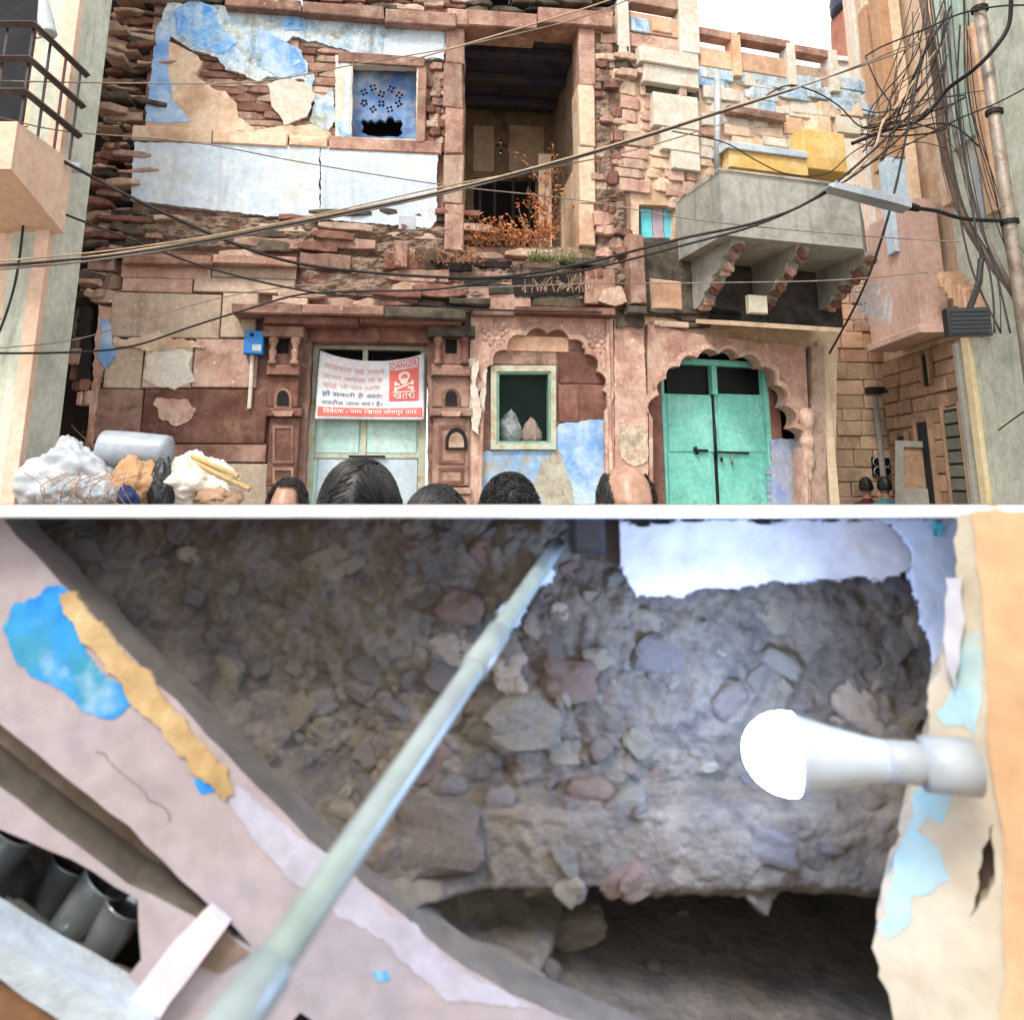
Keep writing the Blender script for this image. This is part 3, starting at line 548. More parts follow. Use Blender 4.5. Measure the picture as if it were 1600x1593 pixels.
def bag(name, label, x, y, wpx, hpx, F, d, m, seed, cat='bag', depth=.8, ears=True, root=None):
    u, z = F.uz(x, y, d); wu = abs(F.uz(x + wpx / 2, y, d)[0] - u) * 2; hz = abs(F.uz(x, y - hpx, d)[1] - z)
    bm = bmesh.new(); bmesh.ops.create_icosphere(bm, subdivisions=5, radius=1); v = []; 
    for q in bm.verts:
        p = q.co.copy(); k = 1 + .34 * noise.noise(p * 1.6 + Vector((seed, 0, 0))) + .10 * noise.noise(p * 4 + Vector((0, seed, 0))) + .10 * (.5 - abs(noise.noise(p * 4.3 + Vector((seed, seed, 0))))) + .07 * (.5 - abs(noise.noise(p * 9 + Vector((0, seed, 2))))) + .02 * noise.noise(p * 21)
        tp = p.z; wz = (1 - .35 * max(0, tp)) ; p = Vector((p.x * k * wz, p.y * k * wz, max(p.z * k, -.86)))
        if ears and p.z > .75: p.z += .12 * noise.noise(p * 9)
        v.append(F.W(u + p.x * wu / 2, d + p.y * wu / 2 * depth, z + (p.z + .86) * hz / 1.86))
    f = [tuple(q.index for q in fc.verts) for fc in bm.faces]; bm.free()
    o = obj(name, v, f, m, root, True)
    return tag(o, label, cat) if root is None else o
bag('plastic_bag', 'crumpled white plastic bag behind the wire mesh of the green window', 796, 691, 36, 46, A, -.2, PLW, 3.1)
bag('cloth_bag', 'small pinkish cloth bundle behind the wire mesh of the green window', 830, 691, 28, 36, A, -.2, mat('pink_cloth', ['#b8a294', '#c8b4a6'], 5, 30, var=0), 5.7)
ubox(A, 'shelf', A.uz(764, 690)[0], A.uz(872, 690)[0], A.uz(818, 697, -.2)[1], A.uz(818, 691.5, -.2)[1], -.41, -.05, WOOD, MW)
# plastered strip between the bays
poly(A, 'plaster_strip', [(960, 494), (1004, 500), (1012, 640), (1016, GY), (962, GY)], -.05, .06, PINK, H, .006)
poly(A, 'plaster', [(968, 660), (985, 664), (1012, 668), (1012, 720), (990, 730), (970, 716)], .0, .072, mat('mottled_lime', ['#b9a08c', '#c9b8a4', '#9a9484'], 8, 28, dirt='#8a5f4c', da=.5, var=0), H)
poly(A, 'moss_patch', [(962, 488), (1008, 490), (1006, 512), (980, 508), (964, 512)], .0, .09, MOSS, H)
# ================================================================== ADJOINING HOUSE
HB = thing('balcony_house', 'adjoining sandstone house with grey concrete balcony and white parapet above a cusped arch', 'house', B.W(1.2, 0, 0))
ARB = [(1022, GY), (1020, 656)] + cusped([(1020, 654), (1030, 617), (1041, 592), (1062, 573), (1090, 559), (1123, 553), (1156, 559), (1190, 573), (1213, 601), (1226, 634), (1240, 668), (1256, 700)]) + [(1258, GY)]
WB = [(1000, 318), (1056, 320), (1056, 372), (1000, 370)]
plate(B, 'wall', [(985, 62), (1090, 78), (1312, 132), (1312, 400), (1306, GY), (986, GY)], [WB, [(1012, GY), (1014, 545), (1275, 545), (1275, GY)]], -.40, -.03, CREAM, HB, 0, pj=0)
plate(B, 'cusped_arch', [(1012, 506), (1090, 522), (1180, 534), (1258, 540), (1266, 700), (1268, GY), (1010, GY)], [ARB], -.14, .05, PINK, HB, 0)
plate(B, 'arch_moulding', [(x + (x - 1135) * .05, y - (7 if y < 690 else 0)) for x, y in ARB], [[(x, y - .4) for x, y in ARB]], .03, .078, PINK, HB, 0)
poly(B, 'side_pier', [(1268, 540), (1288, 540), (1296, GY), (1270, GY)], -.1, .07, TAN, HB, .004)
box(B, 'pier_strip', 1288, 535, 1302, 1020, -.1, .04, mat('cream_strip', ['#b9a68c', '#c8b69c'], 2, 20, streak='#7d6a58', sa=.4, var=0), HB, .006)
poly(B, 'arch_return', [(1258, 690), (1275, 684), (1278, GY), (1258, GY)], -.2, .03, BLUE, HB)
poly(B, 'blue_wash', [(1206, 688), (1262, 684), (1290, 690), (1296, GY), (1206, GY)], -.32, -.17, mat('violet_blue_wash', ['#7f93ba', '#9aa6c0', '#a9adb4'], 3, 20, dirt='#8d8a88', da=.45, var=0), HB)
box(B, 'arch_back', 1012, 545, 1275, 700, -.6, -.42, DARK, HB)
box(B, 'jamb', 1012, 560, 1036, 1024, -.4, -.145, RED2, HB, .006); box(B, 'jamb', 1204, 560, 1222, 1024, -.4, -.2, RED2, HB, .006)
u, z = B.uz(1271, 756, .1); zt2 = B.uz(1271, 636, .1)[1] - z
v, f = lathev([(.004, 0), (.03, .04 * zt2), (.045, .10 * zt2), (.03, .17 * zt2), (.062, .22 * zt2), (.075, .32 * zt2), (.06, .40 * zt2), (.05, .44 * zt2), (.078, .50 * zt2), (.082, .58 * zt2), (.06, .64 * zt2), (.07, .70 * zt2), (.095, .80 * zt2), (.1, .9 * zt2), (.08, .97 * zt2), (.02, zt2)], B.W(u, .045, z), (0, 0, 1), 14); obj('carved_pendant', v, f, TAN, HB, True)
DB = thing('turquoise_door', 'turquoise double metal door with black transom panes in the right cusped arch', 'door', B.W(B.uz(1120, 700)[0], -.2, 0))
for a, b in ((1036, 1041), (1199, 1206)): box(B, 'frame', a, 566, b, 1022, -.36, -.20, TURQ, DB, .004)
box(B, 'frame', 1036, 562, 1206, 571, -.36, -.20, TURQ, DB, .004); box(B, 'frame', 1113, 571, 1121, 616, -.34, -.21, TURQ, DB, .004)
box(B, 'transom_pane', 1041, 571, 1114, 615, -.34, -.30, mat('dark_glass', ['#060606', '#0c0c0d'], 3, 20, rough=.5, bump=0, var=0, spec=.2), DB, .002); box(B, 'transom_pane', 1120, 571, 1200, 615, -.34, -.30, MATS['dark_glass'], DB, .002)
for a, b in ((1041, 1117), (1120, 1200)):
    lf = box(B, 'door_leaf', a, 616, b, 1020, -.36, -.27, TURQ, DB, .006)
    box(B, 'panel', a + 3, 620, b - 3, 706, -.27, -.258, TURQ, lf, .005); box(B, 'panel', a + 3, 709, b - 3, 860, -.27, -.258, TURQ, lf, .005)
box(B, 'meeting_stile', 1116, 616, 1120, 1020, -.27, -.252, IRON, DB, .003)
def rod(F, name, p, q, d, r, m, root): a, b = F.uz(*p, d), F.uz(*q, d); v, f = tubev([F.W(a[0], d, a[1]), F.W(b[0], d, b[1])], r, 8); return obj(name, v, f, m, root, True)
rod(B, 'bolt', (1084, 703), (1106, 704), -.235, .014, IRON, DB); rod(B, 'bolt', (1122, 706), (1170, 708), -.235, .013, IRON, DB)
rod(B, 'hasp', (1116, 660), (1119, 716), -.225, .016, IRON, DB); rod(B, 'padlock', (1143, 712), (1144, 726), -.225, .012, STEEL, DB); rod(B, 'knob', (1127, 714), (1128, 721), -.225, .016, IRON, DB)
rod(B, 'ring', (1086, 698), (1090, 709), -.225, .02, IRON, DB)
# strip above the arch, sunshade slab
box(B, 'stone_block', 1016, 436, 1068, 486, -.1, .05, ORNG, HB, .03, .006); poly(B, 'mortar_panel', [(1006, 372), (1080, 374), (1082, 484), (1100, 500), (1008, 490)], -.05, .03, MOSS, HB)
box(B, 'stone_post', 986, 366, 1008, 474, -.1, .2, RED, HB, .012, .01); box(B, 'stone_post', 982, 478, 1012, 490, -.1, .22, MOSS, HB, .01, .006)
slabs(B, 'stone', 1012, 484, 1110, 510, (9, 13), (36, 60), -.05, (.02, .12), [MOSS, TAN, DARK], HB, .012, .9)
sv_ = [(1092, 503, .1), (1320, 520, .1), (1322, 528, .62), (1110, 512, .62)]
u0, z0 = B.uz(1092, 504, .1); u1 = B.uz(1318, 515, .5)[0]; zs = B.uz(1200, 506, .1)[1]
v = []
for dz in (0, -.05):
    for u, d, z in ((u0, .03, zs + .02), (u1, .03, zs + .02), (u1 - .02, .55, zs - .10), (u0 + .12, .55, zs - .10)): v.append(B.W(u, d, z + dz))
obj('sunshade', v, [(0, 1, 2, 3), (7, 6, 5, 4), (0, 3, 7, 4), (1, 5, 6, 2), (3, 2, 6, 7), (0, 4, 5, 1)], mat('sunshade_concrete', ['#b39a7e', '#c4ab90'], 2, 20, dirt='#7f6c58', da=.3, var=0), HB)
box(B, 'recess_wall', 1086, 372, 1312, 506, -.1, .015, mat('dark_render', ['#35312f', '#4a4541', '#2c2928'], 2, 18, dirt='#6a635c', da=.25, var=0), HB)  # near-black render between the brackets
# concrete balcony (its own part) and stepped brackets
pu = [B.uz(1062, 300, .12)[0], B.uz(1126, 300, .95)[0], B.uz(1342, 320, .95)[0], B.uz(1350, 300, .05)[0]]; pd = [.0, .95, .95, .0]
zt_, zb_ = B.uz(1220, 279, .95)[1], B.uz(1220, 376, .95)[1]
v = [B.W(u, d, zt_) for u, d in zip(pu, pd)] + [B.W(u, d, zb_) for u, d in zip(pu, pd)]
bc = obj('balcony', v, [(4, 5, 6, 7), (0, 1, 5, 4), (1, 2, 6, 5), (2, 3, 7, 6)], CONC, HB)
sm = bc.modifiers.new('wall', 'SOLIDIFY'); sm.thickness = .09; sm.offset = -1
v2 = []
for (u, d) in zip(pu, pd): v2.append(B.W(u + (.02 if u > 1 else -.02), d * 1.02, zt_ + .002)); 
obj('balcony_coping', v2 + [p + Vector((0, 0, .025)) for p in v2] + [], [(0, 1, 5, 4), (1, 2, 6, 5), (2, 3, 7, 6)], CONC, bc)
def bracket(px, dmax, w=.16):
    u = B.uz(px, 420, .4)[0]; ztop = zb_; n = 4; zl = B.uz(px, 486, .05)[1]; hh = (ztop - zl)
    prof = [(0, 0)]
    for k in range(n):
        a, b = k / n, (k + 1) / n
        for t in range(5): g = t / 4 * math.pi / 2; prof.append(((a + (b - a) * math.sin(g)) * dmax * .97 + .03, (a + (b - a) * (1 - math.cos(g))) * hh))
    prof.append((dmax, hh)); prof.append((0, hh))
    v = []; n_ = len(prof)
    for s_ in (-w / 2, w / 2): v += [B.W(u + s_, d + .02, zl + z) for d, z in prof]
    f = [tuple(range(n_)), tuple(range(2 * n_ - 1, n_ - 1, -1))] + [(i, (i + 1) % n_, n_ + (i + 1) % n_, n_ + i) for i in range(n_)]
    b = obj('bracket', v, f, CONC, HB)
    for k in range(n):
        for q in range(2):
            dd = (k + .35 + q * .4) / n * dmax + .05; zz = zl + (k + .12 + q * .3) / n * hh
            rock('broken_stone', B.W(u + random.uniform(-.02, .02), dd, zz), (w * .85, .10, .09), (random.random(), random.random(), B.a), random.choice([RED2, RED, PINK, RED2]), HB)
for px in (1118, 1215, 1318): bracket(px, .84)
JB = tag(box(B, 'junction_box', 1171, 461, 1200, 489, .50, .57, BOXW, None, .01), 'small ivory junction box hanging under the grey concrete balcony', 'junction box')
# turquoise shutter window beside the balcony
for k in range(3): box(B, 'shutter', 1002 + k * 18, 325, 1019 + k * 18, 372, -.2, -.12, mat('cyan_paint', ['#5cc0d0', '#74ccd8'], 4, 20, rough=.6, dirt='#b8a8a8', da=.15, var=.06) if k != 1 else mat('faded_lilac', ['#a99aa8', '#b8aab4'], 4, 20), HB, .004)
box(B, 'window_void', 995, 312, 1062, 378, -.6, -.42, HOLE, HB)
# coursed wall, white plaster blocks, pipe
slabs(B, 'stone', 964, 92, 1048, 296, (15, 23), (26, 58), -.1, (.0, .022), [TAN, PINK, CREAM, PINK, PINK, CREAM], HB, .005, 1, 1)
slabs(B, 'stone', 1046, 268, 1070, 318, (15, 23), (22, 26), -.1, (-.01, .05), [TAN, RED, PINK], HB, .006, 1, 1)
slabs(B, 'stone', 1098, 150, 1240, 266, (13, 18), (26, 50), -.1, (-.02, .03), [WHT2, PINK, CREAM, WHT2, WHT2], HB, .006, 1, 1)
slabs(B, 'stone', 962, 76, 1010, 118, (10, 14), (26, 46), -.1, (.02, .12), [MOSS, TAN], HB, .01, 1, 2)
for a, b, c, d, e in ((1000, 78, 1092, 102, .16), (1006, 104, 1092, 132, .12), (1022, 148, 1092, 200, .10), (1034, 201, 1092, 236, .09), (1050, 236, 1094, 266, .08)): box(B, 'white_block', a, b, c, d, -.1, e, WHT2, HB, .01, .006)
box(B, 'white_block', 1062, 136, 1074, 150, -.1, .1, TAN, HB, .01); box(B, 'dark_joint', 1010, 133, 1092, 150, -.1, .02, MOSS, HB)
slabs(B, 'parapet_stone', 1094, 118, 1312, 164, (15, 22), (40, 80), -.1, (-.01, .03), [WHT2, SKYP, WHT2], HB, .006, 1, 1)
box(B, 'red_ledge', 1140, 170, 1228, 182, -.1, .10, RED, HB, .008, .006)
slabs(B, 'white_block', 1228, 160, 1312, 240, (24, 36), (36, 60), -.1, (-.01, .05), [WHT2, SKYP, CREAM], HB, .006, 1, 1)
tag(rod(B, 'drain_pipe', (1121, 124), (1121, 272), .14, .038, PLW, None), 'white plastic drain pipe running down to the grey concrete balcony', 'pipe')
box(B, 'awning', 1140, 238, 1262, 268, -.1, .30, YEL, HB, .008); box(B, 'awning', 1256, 205, 1322, 266, -.1, .24, YEL, HB, .01); box(B, 'ledge', 1136, 228, 1262, 239, -.1, .34, WHITE, HB, .01, .005)
# terrace parapet: posts, rails, pierced panels
P1 = [(966, 0, 984, 84), (1062, -8, 1092, 82)]
for a, b, c, d in P1: box(B, 'parapet_post', a, b, c, d, -.12, .06, WHT2, HB, .01, .005)
box(B, 'parapet_rail', 984, -8, 1062, 10, -.12, .04, RED, HB, .008, .005)
for a, b, c, d, m in ((984, 24, 1062, 54, ORNG), (984, 56, 1062, 78, PINK)): box(B, 'parapet_panel', a, b, c, d, -.08, .0, m, HB, .01, .005)
for a in (986, 1020): box(B, 'panel_relief', a, 28, a + 30, 50, -.0, .02, SKYP if a < 1000 else ORNG, HB, .012)
PP = [(1094, 1146), (1158, 1232), (1246, 1298)]
for (a, b), yo in zip(PP, (52, 62, 80)):
    box(B, 'parapet_rail', a - 3, yo - 6, b + 3, yo + 6, -.12, .04, RED, HB, .006, .004)
    box(B, 'parapet_panel', a, yo + 25, b, yo + 54, -.08, .0, ORNG if yo < 75 else TAN, HB, .008, .004); box(B, 'parapet_base', a, yo + 55, b, yo + 72, -.1, .02, SKYP, HB, .008, .004)
for a, y in ((1146, 56), (1232, 70), (1298, 80)): box(B, 'parapet_post', a, y - 2, a + 13, y + 62, -.12, .06, ORNG if a < 1200 else WHT2, HB, .008, .004)
# ================================================================== LEFT BUILDING
XL = -3.82
LB = thing('tiled_building', 'peach tiled building with green-grey plaster flank and dark railed balcony', 'building', (XL - 1, 6.1, 0))
LF = Frame((XL, 6.1), 0)
ubox(LF, 'wall', -3, -.012, -.05, 9.5, -.44, -.02, PEACH, LB)
SF = Frame((XL, 6.1), 90)     # flank faces the lane
ubox(SF, 'plaster_flank', -.02, .47, -.05, 9.5, -.3, .0, GREEN, LB, .004)
ubox(SF, 'corner_strip', -.045, .03, -.05, 9.5, -.1, .012, PEACH, LB, .004)
for r in range(17):
    for k in range(2): ubox(LF, 'wall_tile', -.05 - (k + 1) * .62 + .006, -.05 - k * .62, r * .42 + .012, (r + 1) * .42, -.02, .004, PEACH, LB, .004)
zc = [at(25, 190, 5.35).z, at(18, 264, 5.35).z]; xc = at(24, 215, 5.35).x
v = [(xc, 5.35, zc[0]), (xc, 6.1, zc[0]), (xc, 6.1, zc[1] - .25), (xc, 5.35, zc[1]), (xc - 1.6, 5.35, zc[0]), (xc - 1.6, 6.1, zc[0]), (xc - 1.6, 6.1, zc[1] - .25), (xc - 1.6, 5.35, zc[1])]
obj('balcony_base', v, [(0, 1, 2, 3), (7, 6, 5, 4), (0, 4, 5, 1), (3, 2, 6, 7), (0, 3, 7, 4), (1, 5, 6, 2)], PEACH, LB)
def bar(name, pts, w, h, m, root): v, f = tubev(pts, w, 4); return obj(name, v, f, m, root)
for y0, y1 in ((38, 112), (92, 163), (143, 208)):
    z = at(46, y0, 5.35).z; xr = xc + .02
    bar('railing_rail', [(xc - 1.6, 5.35, z), (xr, 5.35, z), (xr, 6.1, z)], .035, 0, BROWNM, LB)
for k in range(8):
    p = (xc - .2 * k, 5.38) if k < 5 else (xc, 5.38 + (k - 4) * .22); bar('railing_bar', [(p[0], p[1], zc[0]), (p[0], p[1], at(46, 34, 5.35).z)], .012, 0, BROWNM, LB)
ubox(LF, 'balcony_void', -1.6, -.35, zc[0] - .1, 7, -.01, .006, mat('dark_doorway', ['#1b1d22', '#26282c'], 3, 20), LB)
tag(obj('drying_cloth', *tubev(smooth_path([at(66, -12, 5.5), at(70, 20, 5.5), at(74, 54, 5.5)]), [.03, .03, .03, .035, .04, .045, .05, .055, .06, .06, .065, .07, .07][:13], 8), PLW, None, True), 'white cloth hanging beside the dark railed balcony', 'cloth')
o = obj('wall_pipe', *tubev([SF.W(.02, -.02, at(62, 262, 6.15).z), SF.W(.02, .0, at(62, 262, 6.15).z), SF.W(.02, .16, at(62, 262, 6.15).z - .02)], .045, 12), PLW, None, True)
tag(o, 'short white pipe stub sticking out of the green-grey plaster flank', 'pipe')
# ================================================================== RIGHT SIDE OF THE LANE
XR = 5.4
RF = Frame((XR, 9.0), -90)    # plane facing -X; u grows towards the camera
R1 = thing('plaster_building', 'tall pale grey-green plastered building at the right edge behind the pole', 'building', (XR + .5, 8, 0))
ubox(RF, 'wall', .0, 2.6, -.05, 10, -1.5, .0, GREEN, R1, .01)
ubox(RF, 'corner_strip', -.05, .10, -.05, 3.55, -.2, .05, mat('cream_paint', ['#cdbd94', '#d6c8a4'], 2, 20, streak='#93805e', sa=.4, var=0), R1, .01)
ubox(RF, 'corner_strip', -.05, .16, 5.0, 10, -.2, .07, CREAM, R1, .01)
for k in range(9): ubox(RF, 'carved_corbel', -.02 + k * .05, .05 + k * .05, 3.95 - k * .085, 4.15 - k * .05, -.05, .26 - k * .022, ORNG, R1, .02, .012)
ubox(RF, 'metal_plate', .55, .66, 4.5, 5.3, -.01, .02, PLG, R1)
ubox(RF, 'window_shutter', .25, .75, 5.6, 8.5, -.02, .05, mat('greenish_shutter', ['#9fb2a4', '#b4c2b4'], 3, 20), R1, .01)
ubox(RF, 'orange_panel', .75, .95, 4.6, 6.9, -.02, .06, ORNG, R1, .01)
R2 = thing('overhang_house', 'stone house in the lane with boxy peach overhang and shuttered doors', 'house', (XR + .5, 10, 0))
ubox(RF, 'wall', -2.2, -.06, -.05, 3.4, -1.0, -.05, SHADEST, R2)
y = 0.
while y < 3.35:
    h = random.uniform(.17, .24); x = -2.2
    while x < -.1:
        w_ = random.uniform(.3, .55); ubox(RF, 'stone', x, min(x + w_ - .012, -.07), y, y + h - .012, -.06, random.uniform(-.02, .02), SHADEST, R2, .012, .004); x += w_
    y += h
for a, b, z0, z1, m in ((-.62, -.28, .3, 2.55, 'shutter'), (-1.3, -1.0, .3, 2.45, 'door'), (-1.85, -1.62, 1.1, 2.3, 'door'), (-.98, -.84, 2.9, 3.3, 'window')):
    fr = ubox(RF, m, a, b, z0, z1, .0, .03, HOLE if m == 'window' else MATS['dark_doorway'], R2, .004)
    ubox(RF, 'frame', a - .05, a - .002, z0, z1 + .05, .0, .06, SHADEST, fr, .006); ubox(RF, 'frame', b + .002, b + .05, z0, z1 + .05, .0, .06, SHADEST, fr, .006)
    if m == 'shutter':
        for k in range(14): ubox(RF, 'slat', a + .01, b - .01, z0 + k * .16, z0 + k * .16 + .13, .03, .045, mat('shutter_grey', ['#5c5a50', '#6a685c'], 4, 20) if k == 0 else MATS['shutter_grey'], fr, .004)
ubox(RF, 'steel_post', -.17, -.08, 0, 3.3, .0, .09, mat('grey_post', ['#8c8c84', '#9c9a90'], 3, 20), R2, .01)
OF = Frame((5.02, 9.25), -90)
ubox(OF, 'overhang', -1.35, .0, 3.52, 5.2, -.35, .0, mat('peach_render', ['#c6a598', '#cfb0a2'], 2, 16, dirt='#a87e70', da=.3, streak='#8f6c60', sa=.35, var=0), R2, .01)
ubox(OF, 'overhang_edge', -1.4, .04, 3.46, 3.56, -.35, .05, MATS['peach_render'], R2, .01)
ubox(OF, 'upper_wall', -1.6, -.3, 5.2, 10, -.35, -.2, CREAM, R2, .01); ubox(RF, 'upper_back', -2.2, -.06, 3.4, 10, -1.0, -.06, CREAM, R2, .01)
for k in range(6): ubox(OF, 'upper_stone', -1.58 + k * .2, -1.4 + k * .2, 5.3, 9.6, -.2, -.18 + .03 * (k % 2), random.choice([CREAM, WHT2, PEACH]), R2, .01)
ubox(OF, 'blue_sheet', -.55, -.32, 4.6, 5.9, -.2, .05, mat('pale_blue_sheet', ['#a9bfd0', '#b8ccd8'], 3, 15, rough=.5), R2, .01)
for k in range(2): ubox(OF, 'brown_board', -.9 + k * .35, -.65 + k * .35, 5.9, 8.4, -.2, -.05, mat('brown_board_%d' % k, ['#a8805f', '#b89272'], 3, 15), R2, .01)
FF = Frame((5.0, 11.3), 4)
FB = thing('lane_end_house', 'coursed orange sandstone house closing the end of the narrow lane', 'house', (5, 11.3, 0))
ubox(FF, 'wall', -1.8, 1.2, -.05, 5.3, -.6, -.05, LANE, FB)
y = .0
while y < 5.2:
    h = random.uniform(.17, .26); x = -.75
    while x < .75:
        w_ = random.uniform(.22, .5); ubox(FF, 'stone', x, x + w_ - .012, y, y + h - .012, -.06, random.uniform(-.02, .02), LANE if y < 3.2 else ORNG, FB, .012, .005); x += w_
    y += h
u0, u1, z0, z1 = FF.rect(1362, 714, 1391, 744, .0)
gr = ubox(FF, 'grille_window', u0, u1, z0, z1, -.0, .025, HOLE, FB)
v, f = merge([lathev([(.06, 0), (.07, .01), (.06, .02), (.06, 0)], FF.W(u0 + (u1 - u0) * (.25 + .5 * i), .03, z0 + (z1 - z0) * (.25 + .5 * j)), FF.n, 12) for i in (0, 1) for j in (0, 1)]); obj('scroll_grille', v, f, PLW, gr)
v, f = tubev([FF.W(.28, .12, 0), FF.W(.28, .12, 2.9)], .04, 10); pb = thing('lane_lamp_post', 'grey lane post carrying a small dark street lamp by the far stone house', 'street lamp', FF.W(.28, .12, 0)); obj('post', v, f, MATS['grey_post'], pb)
box(FF, 'lamp_head', 1360, 604, 1384, 614, .35, .50, IRON, pb, .01); rod(FF, 'arm', (1384, 610), (1398, 622), .3, .018, IRON, pb)
G = thing('lane_gate', 'low grey gate panel across the dark entrance under the peach overhang', 'gate', (4.9, 10.3, 0))
GF = Frame(at(1436, 720, 10.2), 8)
plate(GF, 'gate_frame', [(1404, 688), (1468, 690), (1470, 800), (1404, 800)], [[(1412, 698), (1460, 700), (1462, 764), (1412, 762)]], -.05, .02, MATS['grey_post'], G)
plate(GF, 'gate_panel', [(1412, 697), (1461, 699), (1463, 766), (1411, 764)], [], -.04, -.01, SHADEST, G); box(GF, 'gate_post', 1404, 766, 1470, 1000, -.05, .0, IRON, G)
# white house, brick tower and water tank above the roofs
WH = thing('white_house', 'bright white house wall rising behind the parapet', 'house', at(1335, 500, 13)); WH.location.z = 0
WF = Frame(at(1330, 200, 13), 10); WF = Frame((WF.o.x, WF.o.y), 10)
u0, u1, z0, z1 = WF.rect(1304, 92, 1362, 260, 0); ubox(WF, 'wall', u0, u1, 0, z1, -2, 0, WHT2, WH); ubox(WF, 'ledge', u0 - .05, u1 + .05, z1 - .1, z1, .0, .06, WHITE, WH)
u0, u1, z0, z1 = WF.rect(1314, 18, 1348, 92, -.3)
cv = [WF.W(u, d, z) for z, k in ((z0 - .3, 0), (z1, .08)) for u, d in ((u0 + k, -.2), (u1 - k, -.2), (u1 - k, -.7), (u0 + k, -.7))]
tag(obj('brick_tower', cv, [(0, 1, 5, 4), (1, 2, 6, 5), (2, 3, 7, 6), (3, 0, 4, 7), (4, 5, 6, 7), (3, 2, 1, 0)], mat('brick_brown', ['#96604c', '#a87260'], 3, 30), None), 'tapering brown brick stand under the dark tank on the white house', 'brick stand')
u, z = WF.uz(1342, 16, -.3); hr = .42
tag(obj('water_tank', *lathev([(.01, 0), (hr, .01), (hr, .1), (hr * 1.04, .12), (hr, .15), (hr * 1.04, .3), (hr, .34), (hr * .95, .6), (.2, .8), (.01, .82)], WF.W(u, -.45, z - .01), (0, 0, 1), 24), mat('tank_black', ['#2d3040', '#3a3e50'], 3, 20, rough=.5), None, True), 'dark plastic water tank on the brown brick stand', 'water tank')
# ------------------------------------------------------------------ pole, cables, street lamp
PX_, PYY = 5.02, 7.4
PO = thing('utility_pole', 'weathered steel utility pole beside the pale plaster wall at right', 'pole', (PX_, PYY, 0))
v, f = tubev([(PX_, PYY, 0), (PX_, PYY, 4), (PX_, PYY, 9)], [.075, .065, .055], 14); obj('shaft', v, f, STEEL, PO, True)
for z in (4.2, 5.4, 6.6, 7.3): obj('clamp', *lathev([(.07, 0), (.085, .005), (.085, .05), (.07, .055)], (PX_, PYY, z), (0, 0, 1), 14), IRON, PO)
P2 = thing('cable_riser', 'second leaning brown pole wrapped in cables next to the utility pole', 'pole', at(1560, 480, 7.7)); 
v, f = tubev(smooth_path([at(1440, -10, 8.6), at(1462, 120, 8.5), at(1474, 230, 8.4), at(1502, 330, 8.2), at(1548, 410, 7.9), at(1592, 470, 7.6), at(1660, 620, 7.3)]), .045, 8); obj('duct', v, f, mat('brown_duct', ['#5e4c42', '#6e5b50'], 6, 20), P2, True)
v, f = tubev(smooth_path([at(1470, -10, 8.6), at(1480, 140, 8.4), at(1505, 260, 8.2), at(1545, 380, 7.9), at(1610, 500, 7.5)]), .025, 6); obj('duct', v, f, CABG, P2, True)
SLM = thing('street_lamp', 'grey flat street lamp head on an arm reaching left from the pole', 'street lamp', at(1360, 310, 7.3))
a, b = at(1292, 292, 7.2), at(1418, 322, 7.3); ax = (b - a).normalized(); sd_ = Vector((0, 1, 0)); upv = sd_.cross(ax).normalized()
v = []
for t, w_, h_ in ((0, .06, .012), (.05, .085, .03), (.75, .10, .045), (1, .09, .05)):
    p = a.lerp(b, t)
    for sx, su in ((-1, -1), (1, -1), (1, 1), (-1, 1)): v.append(p + sd_ * sx * w_ + upv * su * h_)
f = [(0, 1, 2, 3), (15, 14, 13, 12)] + [(r * 4 + i, r * 4 + (i + 1) % 4, r * 4 + 4 + (i + 1) % 4, r * 4 + 4 + i) for r in range(3) for i in range(4)]
obj('lamp_head', v, f, PLG, SLM)
for k in range(16):
    p = a.lerp(b, .08 + k * .05); v = [p + sd_ * sx * .07 + upv * (-.052 + su * .006) + ax * sw * .006 for su in (-1, 1) for sx, sw in ((-1, -1), (1, -1), (1, 1), (-1, 1))]
    obj('lens_rib', v, [(0, 1, 2, 3), (7, 6, 5, 4), (0, 1, 5, 4), (1, 2, 6, 5), (2, 3, 7, 6), (3, 0, 4, 7)], PLW, SLM)
v, f = tubev([b - ax * .05, b + ax * .12], [.05, .035], 10); obj('driver_housing', v, f, IRON, SLM)
v, f = tubev(smooth_path([b + ax * .1, at(1465, 330, 7.35), at(1508, 342, 7.4), (PX_, PYY, at(1520, 345, 7.4).z)]), .02, 8); obj('arm', v, f, IRON, SLM)
CB = thing('cable_box', 'black ribbed cable splice box hanging from wires at the right', 'cable box', at(1515, 522, 7.2))
CFr = Frame(at(1515, 500, 7.2), -6); ob_ = box(CFr, 'housing', 1482, 480, 1550, 524, -.06, .06, PLK, CB, .012)
for k in range(6): box(CFr, 'rib', 1485, 484 + k * 6.5, 1547, 487 + k * 6.5, .06, .072, PLK, CB, .003)
v, f = tubev([at(1515, 482, 7.2), at(1530, 440, 7.2), at(1533, 405, 7.25)], .03, 8); obj('cable_bundle', v, f, CABLE, CB)
CG = 'cables strung across the lane'
def cable(label, pts, r, m=CABLE, k=6, group=CG):
    P = smooth_path([at(*p) for p in pts], k); v, f = tubev(P, r, 6); return tag(obj('overhead_cable', v, f, m, None, True), label, 'cable', group)
cable('tan cable sweeping from lower left past the veranda to the upper right', [(-20, 418, 5.6), (170, 398, 5.9), (400, 358, 6.3), (700, 296, 6.8), (930, 235, 7.2), (1120, 175, 7.6), (1280, 125, 8.0), (1420, 75, 8.3), (1480, 30, 8.4)], .011, CABT)
